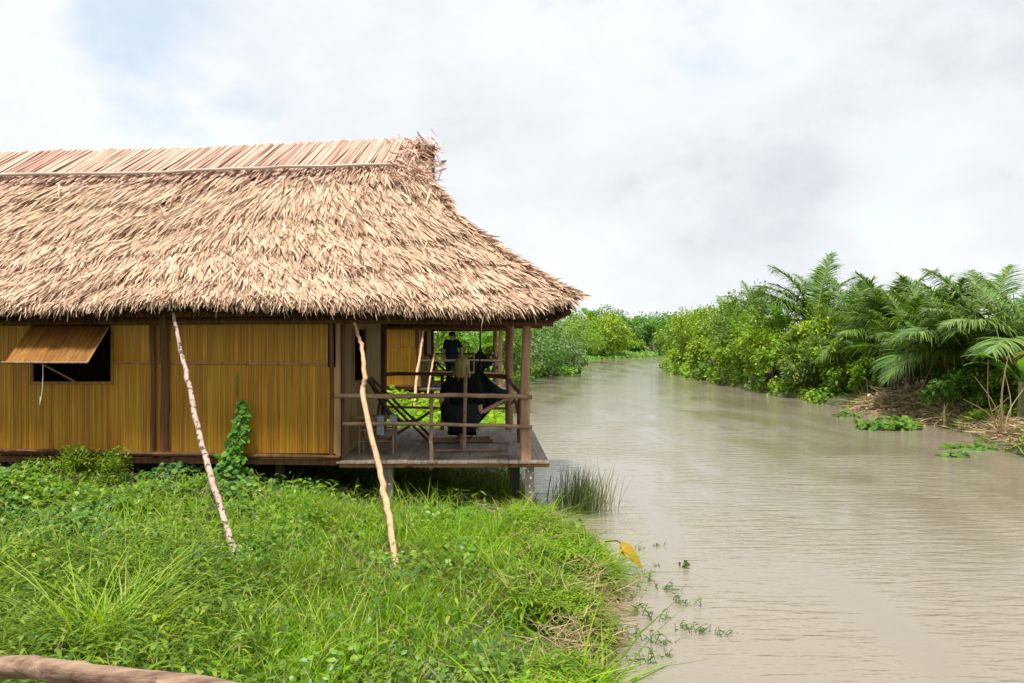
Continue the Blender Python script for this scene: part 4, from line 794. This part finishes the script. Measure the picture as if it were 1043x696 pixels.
# ------------------------------------------------------------------ palms and bananas
def frond_mb(base, az_, el_, Lf, droop, mats_seg=36, leaf=.98, twist=0.0, hang=.40):
    """one coconut frond: returns rachis MB and leaflet MB"""
    h = A([math.cos(az_), math.sin(az_), 0]); n = 14; pts = [base]; e = el_; st_ = Lf / n
    for k in range(n): pts.append(pts[-1] + st_ * (h * math.cos(e) + A([0, 0, 1]) * math.sin(e))); e -= droop / n * (.5 + 1.2 * k / n)
    pts = A(pts); T = nrm(np.gradient(pts, axis=0)); side = nrm(np.cross(T, A([0, 0, 1.]) + 1e-3)); upv = np.cross(side, T)
    rq = MB(); tube(rq, pts, np.linspace(.03, .006, n + 1) * Lf / 3, 5)
    lq = MB(); t_ = np.repeat(np.linspace(.14, 1, mats_seg), 2); s = np.tile([1, -1], mats_seg); m = len(t_)
    ip = lambda Q: np.stack([np.interp(t_ * n, range(n + 1), Q[:, k]) for k in range(3)], 1)
    p_, T_, S_, U_ = ip(pts), ip(T), ip(side), ip(upv)
    fw = .35 + .8 * t_ ** 1.5
    d = S_ * s[:, None] + T_ * fw[:, None] + U_ * (.25 * RNG.uniform(.3, 1.4, m))[:, None] + RNG.normal(0, .10, (m, 3)) + (.12 * np.sin(t_ * 23 + az_))[:, None] * T_
    ln = leaf * np.sin(np.clip(t_ * 1.02, 0, 1) * math.pi * .82 + .32) * RNG.uniform(.85, 1.1, m) * Lf / 3 * 1.25
    b_ = np.zeros((m, 3)); b_[:, 2] = -ln * hang * RNG.uniform(.6, 1.5, m)
    strips(lq, p_, d, np.cross(nrm(d), U_) + U_ * .35 * s[:, None], ln, .046 * Lf / 3 * 1.15, b_, prof=(.7, 1, .6, .06))
    return rq, lq
def palm(base, zc, Lf, nf, label, mt, group='coconut palms on the right bank', yellow=0, azs=None, detail=78, elr=(.12, 1.52), droop=(.45, 1.15)):
    zg = float(gh(base[0], base[1])); root = empty('coconut_palm', (base[0], base[1], zg), label, 'palm', group)
    q = MB(); tube(q, [[base[0], base[1], zg - .1], [base[0] + .05, base[1], (zg + zc) / 2], [base[0], base[1], zc]], [.17, .13, .12], 9, .05, sub=4); q.build('trunk', M['trunk'], root, True)
    for k in range(nf):
        f = k / max(1, nf - 1); el_ = elr[1] + (elr[0] - elr[1]) * f ** 1.1; az_ = k * 2.4 + RNG.normal(0, .2) if azs is None or k >= len(azs) else azs[k][0]
        if azs is not None and k < len(azs): el_ = azs[k][1]
        rq, lq = frond_mb(A([base[0], base[1], zc]) + RNG.normal(0, .04, 3), az_, el_ + RNG.normal(0, .06), Lf * RNG.uniform(.85, 1.1), RNG.uniform(*droop), detail)
        o = lq.build('frond', M['palmyel'] if k >= nf - yellow else (mt if RNG.random() > .12 else M['palmpale']), root); rq.build('stalk', M['rachis'], o)
    return root
def UD(u, D): return ((u - 521.5) / F * D, D)
pl = [((832, 47), 2.85, 3.3, 17, 'tallest coconut palm on the right bank, its fronds standing clear of the thicket', M['palm'], 0, [(1.2, 1.45), (2.0, 1.38), (2.7, 1.2), (3.2, 1.0), (3.5, .8), (.6, 1.4), (-.4, 1.35), (3.0, 1.3)]),
      ((870, 42), 2.0, 3.0, 15, 'slender dark coconut palm next right of the tallest one', M['palm'], 0, None),
      ((912, 37), 2.1, 3.0, 17, 'upright coconut palm halfway between the tallest palm and the picture edge', M['palm'], 0, None),
      ((945, 35), 1.8, 3.0, 16, 'yellowish green coconut palm above the cut debris', M['palmpale'], 0, None),
      ((1003, 29.5), 1.75, 3.0, 20, 'large full coconut palm near the right edge with low arching fronds', M['palm'], 2, [(1.4, 1.5), (.6, 1.4), (2.4, 1.42), (3.0, 1.1), (-2.6, .9), (-2.2, .6), (-1.5, .7), (3.6, .6), (3.1, .5), (-1.0, .9), (2.8, 1.3)]),
      ((1052, 27), 1.8, 2.7, 17, 'coconut palm cut by the right edge of the picture, yellow frond tips', M['palmpale'], 2, [(3.1, 1.1), (-2.8, .8), (-2.4, .5), (3.4, .7), (2.6, 1.4)]),
      ((768, 58), 3.3, 2.3, 12, 'small distant coconut palm left of the tallest one', M['palm'], 0, None),
      ((742, 64), 3.0, 2.2, 11, 'farthest small coconut palm above the thicket', M['palm'], 0, None),
      ((965, 31), 1.9, 2.3, 13, 'low young coconut palm behind the cut debris', M['palm'], 0, None),
      ((890, 38), 2.0, 2.4, 13, 'low young coconut palm in the middle of the thicket', M['palmpale'], 0, None),
      ((925, 33.5), 1.7, 2.2, 12, 'low coconut palm right behind the brush pile', M['palm'], 0, None),
      ((980, 33), 1.6, 2.9, 15, 'coconut palm just left of the large full one', M['palm'], 0, None),
      ((1035, 33), 1.75, 3.0, 16, 'dark coconut palm behind the large full one', M['palm'], 0, None)]
for (ud, zc, Lf, nf, lab, mt, yl_, azs) in pl: palm(UD(*ud), zc, Lf, nf, lab, mt, yellow=yl_, azs=azs)
def banana(base, H, nl, label, group, size=1.7, parts=True, name='banana_plant'):
    zg = float(gh(base[0], base[1])); root = empty(name, (base[0], base[1], zg), label, 'banana plant', group); b0 = A([base[0], base[1], zg])
    zs = H * .5; q = MB(); tube(q, [b0 - [0, 0, .1], b0 + [.03, 0, zs * .5], b0 + [0, 0, zs]], [.12, .10, .07], 7, sub=2); q.build('stem', M['bananastem'], root)
    for k in range(nl):
        az_ = k * 2.4 + RNG.normal(0, .3); el_ = RNG.uniform(.55, 1.35); Lf = size * RNG.uniform(.8, 1.15); h = A([math.cos(az_), math.sin(az_), 0]); n = 12; p_ = [b0 + [0, 0, zs]]; e = el_
        for j_ in range(n): p_.append(p_[-1] + Lf / n * (h * math.cos(e) + A([0, 0, 1]) * math.sin(e))); e -= 1.5 / n * (.3 + 1.3 * j_ / n)
        p_ = A(p_); T = nrm(np.gradient(p_, axis=0)); S = nrm(np.cross(T, [0, 0, 1.])); U = np.cross(S, T); q = MB()
        wprof = np.interp(np.linspace(0, 1, n + 1), [0, .12, .3, .7, 1], [.02, .05, 1, .9, .05]) * size * .16
        for s in (1, -1):
            for j_ in range(n):           # torn blade: separate pieces along the rib
                g_ = RNG.uniform(0, .12) if RNG.random() < .5 else 0; a0, a1 = p_[j_], p_[j_ + 1] * (1 - g_) + p_[j_] * g_; dz = RNG.uniform(.0, .5)
                o0 = S[j_] * s * wprof[j_] + U[j_] * wprof[j_] * (.3 - dz) + T[j_] * .04; o1 = S[j_ + 1] * s * wprof[j_ + 1] + U[j_ + 1] * wprof[j_ + 1] * (.3 - dz) + T[j_ + 1] * .04
                q.add([a0, a1, a1 + o1, a0 + o0], np.array([[0, 1, 2, 3]]))
        tube(q, p_, np.linspace(.022, .005, n + 1) * size / 1.7, 4); q.build('leaf', M['banana'], root)
    return root
GB = 'banana plants on the right bank'
for (u, D, H, nl, lab) in ((795, 50, 4.6, 8, 'banana plant with broad light leaves left of the tallest palm'), (752, 55, 4.2, 8, 'banana plant at the left end of the thicket'), (880, 36.5, 2.5, 7, 'low banana plant with pale leaves halfway along the thicket'), (950, 31.5, 2.6, 7, 'banana plant with one long leaf behind the cut debris'), (1040, 25, 1.9, 6, 'banana plant at the right edge beside bare twigs'), (958, 36, 3.9, 7, 'light green banana plant showing between two palms'), (712, 68, 3.4, 7, 'far banana plant where the right bank turns away')):
    banana(UD(u, D), H, nl, lab, GB)
GF = 'banana plants along the far bank'
bp1 = banana((-1, 131), 6.4, 8, 'ragged banana plant in the row along the far bank', GF, 2.4); bp2 = banana((3, 132), 5.4, 8, 'ragged banana plant in the row along the far bank', GF, 2.2)
fb = [(575, 118), (588, 124), (601, 116), (612, 127), (624, 121), (634, 129), (645, 124), (656, 131), (664, 126), (674, 134), (684, 129), (694, 136), (704, 131), (716, 140), (728, 136), (560, 128)]
for k, (u, D) in enumerate(fb):
    o = (bp1, bp2)[k % 2]; o = o if k < 2 else copy_tree(o); x, y = UD(u, D); x = min(x, 300); o.location = (x, y, float(gh(x, y))); o.rotation_euler.z = k * 1.3; s = RNG.uniform(.85, 1.15); o.scale = (s, s, s)
# small banana by the farther porch
banana((-1.3, 40), 3.2, 7, 'banana plant with bright leaf behind the farther porch', 'banana plants behind the bungalows', 1.5)
# ------------------------------------------------------------------ shrubs
GS = 'shrubs of the thicket on the right bank'
shr = [
 (700, 68, 3.3, 2.2, 0, 'mid green shrub at the far left end of the thicket where the bank turns'),
 (722, 63, 3.8, 2.2, 1, 'tall yellow green shrub near the far left end of the thicket'),
 (706, 62, 2.2, 1.4, 1, 'low yellow green shrub leaning over the water at the far left of the thicket'),
 (742, 57, 4.0, 2.2, 0, 'tall mid green shrub below the farthest small coconut palm'),
 (728, 55, 2.5, 1.5, 1, 'bright yellow green shrub at the waterline below the farthest small palm'),
 (766, 51, 4.2, 2.2, 4, 'tall bronze tinged shrub below the small distant palm left of the tallest one'),
 (752, 49.5, 2.4, 1.5, 0, 'low mid green shrub at the waterline, fifth bush from the thicket far end'),
 (792, 47.5, 3.8, 2.3, 0, 'tall mid green shrub just left of the tallest coconut palm'),
 (778, 45.8, 2.5, 1.4, 1, 'low light green shrub at the waterline left of the tallest palm'),
 (818, 44, 3.2, 2.1, 0, 'tall leafy shrub directly under the fronds of the tallest coconut palm'),
 (806, 42.5, 2.2, 1.3, 0, 'low glossy green shrub at the waterline under the tallest palm'),
 (848, 42, 2.9, 2.0, 1, 'tall yellow green shrub just right of the tallest palm'),
 (832, 40.3, 2.1, 1.3, 4, 'low bronze tinged shrub at the waterline right of the tallest palm'),
 (872, 39.5, 2.5, 1.8, 4, 'bronze tinged shrub in front of the slender dark palm'),
 (858, 37.6, 1.9, 1.1, 0, 'low green shrub at the water where the brush pile begins'),
 (902, 38, 2.5, 1.8, 0, 'green shrub behind the left half of the brush pile'),
 (932, 36, 2.2, 1.7, 0, 'green shrub behind the right half of the brush pile'),
 (968, 33, 2.0, 1.6, 2, 'deep green shrub left of the trunk of the large full palm'),
 (1000, 31, 1.6, 1.5, 2, 'deep green shrub at the foot of the large full palm'),
 (1030, 30, 2.0, 1.7, 0, 'mid green shrub right of the large full palm'),
 (1058, 26.5, 1.7, 1.2, 0, 'shrub cut by the right edge of the picture'),
 (690, 75, 2.6, 2.0, 4, 'farthest low shrub of the right bank, at the river bend'),
 (885, 35.4, 1.3, .7, 0, 'small round green shrub on top of the left edge of the brush pile'),
 (985, 27.8, 1.3, .9, 2, 'low dark shrub at the waterline under the hanging palm fronds'),
 (1015, 27.2, 1.0, .8, 4, 'low brownish shrub between the broken stump and the bare twigs'),
 (1045, 31, 2.4, 1.6, 2, 'deep green shrub behind the banana plant at the right edge'),
 (915, 42, 2.5, 2.0, 2, 'deep green shrub behind the upright coconut palm'),
 (985, 37, 2.7, 2.0, 2, 'deep green shrub behind the large full palm')]
for (u, D, H, r_, mi, lab) in shr:
    x, y = UD(u, D); sd = float(shore(np.array(x), np.array(y))[0])
    if sd < r_ * .55: x += r_ * .55 - sd
    bush((x, y), r_, r_ * .9, H, 30 if H > 2.6 else 20, int(1900 + 900 * r_), (.17 if mi != 1 else .2) * (.75 if D < 34 else 1), SH[mi], 'shrub', lab, 'shrub', 'shrubs of the right bank thicket', prof=(.3, 1, .06), flat=.5, clr=.26)
# left bank beyond the bungalows
for (u, D, H, r_, mi, lab) in ((558, 60.5, 3.9, 2.1, 3, 'grey green rounded tree at the left bank point beside the porch post'), (540, 57, 3.3, 1.8, 2, 'dark green bush just behind the porch post'), (520, 52, 3.8, 2.2, 3, 'grey green bush seen between the two right porch posts'), (495, 47, 4.2, 2.3, 2, 'dark tree behind the farther porch'), (470, 45, 4.0, 2.3, 0, 'mid green tree behind the standing person'), (576, 64.5, 1.6, 1.2, 3, 'low bush at the tip of the left bank point'), (440, 44, 3.8, 2.2, 0, 'green bush behind the farther bungalow wall'), (570, 72, 3.8, 2.4, 0, 'green bush behind the grey green tree on the point'), (583, 90, 4.2, 2.6, 0, 'mid green bush on the left bank past the point')):
    bush(UD(u, D), r_, r_, H, 34, int(2200 + 800 * r_), .19, SH[mi], 'shrub', lab, 'shrub', 'bushes on the left bank', prof=(.3, 1, .06), flat=.42)
for (u, D, H, r_, mi, lab) in ((614, 108, 4.6, 3.0, 1, 'yellow green flowering bush on the far bank'), (600, 105, 3.4, 2.4, 0, 'green bush left of the yellow green one on the far bank'), (636, 118, 2.2, 2.2, 0, 'low bush under the far bananas, right of the yellow green bush'), (668, 128, 3.4, 3, 2, 'dark bush behind the far bananas'), (690, 131, 3.6, 3.4, 0, 'green bush where the far bank disappears behind the thicket'), (645, 140, 5.2, 4, 2, 'dark tree behind the far bananas in the middle'), (615, 138, 5.6, 4, 2, 'dark tree behind the far bananas at the left'), (680, 150, 5.6, 4.5, 2, 'dark tree behind the far bananas at the right'), (720, 150, 6, 4.5, 0, 'green tree far behind the thicket end'), (585, 128, 5.2, 4, 0, 'green tree above the left end of the far bank'), (760, 150, 6, 5, 2, 'dark far tree behind the palms')):
    bush(UD(u, D), r_, r_, H, 40, 3200, .36, SH[mi], 'tree', lab, 'tree', 'trees on the far bank', prof=(.3, 1, .06), flat=.5)
# low growth at the water's edge, one mass each
def fringe(poly, n, wid, hh, size, mt, name, label, y0, y1, inl=.3, side=1):
    q = MB(); Yv = RNG.uniform(y0, y1, n); base = np.interp(Yv, poly[:, 1], poly[:, 0]); w = RNG.uniform(-wid * inl, wid * (1 - inl), n); X = base + side * w
    g_ = np.maximum(gh(X, Yv), 0); k = fbm(X, Yv, 1.2, 61) > (-.1 if side > 0 else -.75); X, Yv, g_ = X[k], Yv[k], g_[k]; m = len(X)
    leaves_at(q, np.stack([X, Yv, g_ + RNG.uniform(.02, 1, m) * hh * (.6 + .4 * fbm(X, Yv, 1.1, 62))], 1), RNG.uniform(.6, 1.2, m) * size, prof=(.3, 1, .9, .1), cup=.1); tag(q.build(name, mt, loc=(0, 0, 0)), label, 'ground cover', kind='stuff')
fringe(LX, 11000, 6, .45, .30, M['bed'], 'water_hyacinth_bed', 'bright green bed of water plants along the far bank', 84, 128, .25, -1)
fringe(LX, 7000, 3.2, .5, .22, M['bed'], 'water_hyacinth_bed', 'bright green bed of water plants at the left bank point', 48, 68, .12, -1)
fringe(RX, 8000, 1.5, 1.0, .15, SH[0], 'bank_growth', 'low leafy growth overhanging the water under the right thicket', 35, 78, .28, 1)
fringe(RX, 6500, 1.9, .7, .13, SH[0], 'bank_growth', 'low growth under the palms at the right', 18, 31, -.12, 1)
# ------------------------------------------------------------------ cut debris, hyacinth clumps, twigs on the right bank
q = MB(); n = 1900; X = RNG.uniform(11.2, 13.4, n); Y = RNG.uniform(28.0, 34.6, n); hh = .45 * np.exp(-((X - 12.5) / 1.1) ** 2 - ((Y - 31.8) / 2.6) ** 2); dd = nrm(np.stack([RNG.normal(-.6, .5, n), RNG.normal(-.3, .5, n), RNG.normal(-.25, .3, n)], 1))
strips(q, np.stack([X, Y, np.maximum(gh(X, Y), 0) + hh * RNG.uniform(.55, 1.1, n)], 1), dd, rdir(n), RNG.uniform(.3, .9, n), RNG.uniform(.02, .05, n), RNG.normal(0, .08, (n, 3)), prof=(1, .9, .6, .1))
k = RNG.uniform(0, 1, n) < .30; leaves_at(q, np.stack([X[k], Y[k], np.maximum(gh(X[k], Y[k]), 0) + hh[k] * 1.05 + .05], 1), RNG.uniform(.08, .16, k.sum()))
tag(q.build('brush_pile', M['straw2']), 'heap of dry cut fronds and stems on the right bank', 'brush pile')
def hyac(u, v, r_, n, label, h_=.3):
    Yw = 2.5 * F / (v - 340); c = A([(u - 521.5) / F * Yw, Yw, -.02]); q = MB(); a_ = RNG.uniform(0, 6.28, n); rr = np.sqrt(RNG.uniform(0, 1, n)) * r_; base = c + np.stack([np.cos(a_) * rr * 1.5, np.sin(a_) * rr, 0 * rr], 1)
    d = nrm(np.stack([np.cos(a_) * .6 + RNG.normal(0, .4, n), np.sin(a_) * .6 + RNG.normal(0, .4, n), np.ones(n)], 1)); st_ = base + d * (h_ * RNG.uniform(.3, 1, n) * (1 - .4 * rr / r_))[:, None]
    strips(q, base, d, np.cross(d, rdir(n)), np.linalg.norm(st_ - base, axis=1), .02, prof=(1, 1))
    leaves_at(q, st_, RNG.uniform(.12, .22, n), prof=(.4, 1, 1, .7, .1), cup=.15); tag(q.build('water_hyacinth', M['hyacinth']), label, 'water hyacinth', 'floating water hyacinth clumps by the right bank')
hyac(906, 437, .52, 170, 'largest round floating hyacinth clump, in front of the brush pile', .45)
hyac(988, 457, .40, 70, 'low spread hyacinth mat floating nearest the right corner', .14); hyac(978, 465, .25, 35, 'small hyacinth clump just in front of the low spread mat', .14); hyac(1010, 451, .2, 30, 'thin hyacinth tuft between the mat and the bare twigs', .12); hyac(866, 425, .25, 30, 'small hyacinth clump left of the largest one', .3)
def twigs(base, specs, label, mt, cat='twigs', name='bare_twigs'):
    q = MB()
    for (dx, dy, dz, r_, c_) in specs:
        p0 = A(base); p2 = p0 + [dx, dy, dz]; p1 = (p0 + p2) / 2 + A([-dz, 0, dx]) * c_; tube(q, [p0, p1, p2], [r_, r_ * .7, r_ * .3], 6, .05, sub=4)
        for k in range(2): f = RNG.uniform(.3, .8); s = p0 + (p1 - p0) * f; tube(q, [s, s + nrm(rdir(1, 0, 1))[0] * abs(dz) * .3], [r_ * .4, r_ * .15], 4)
    o = q.build(name, mt); tag(o, label, cat, 'bare twigs on the right bank'); return o
twigs(P(1022, 452, 23.2), [(.15, 0, 2.2, .03, .05), (-.6, .1, 1.5, .022, -.1), (-.9, 0, 1.0, .02, -.15), (.5, 0, 1.3, .02, .1), (.1, .2, 1.7, .02, -.1), (-.3, .1, 1.9, .018, .08), (.7, 0, .6, .02, .1), (-1.3, 0, .1, .02, .02)], 'bare branching twigs standing in the water at the right edge', M['straw'])
twigs(P(933, 424, 30.5), [(.75, 0, 2.0, .035, .05), (.25, .2, 1.6, .02, -.05), (-.05, 0, .9, .03, 0)], 'pale bare stem slanting up from the brush pile', M['straw'])
twigs(P(962, 435, 27.2), [(.0, 0, .6, .045, 0), (1.1, .0, .45, .015, -.5), (.6, 0, .5, .014, .25)], 'broken stump with an arching dead stem at the waterline', M['straw2'])
twigs(P(1000, 428, 29), [(.4, 0, .5, .02, .1), (1.3, .1, .2, .02, .25), (-.9, 0, .35, .015, -.2)], 'low dark dead branches under the large palm', M['stem'])
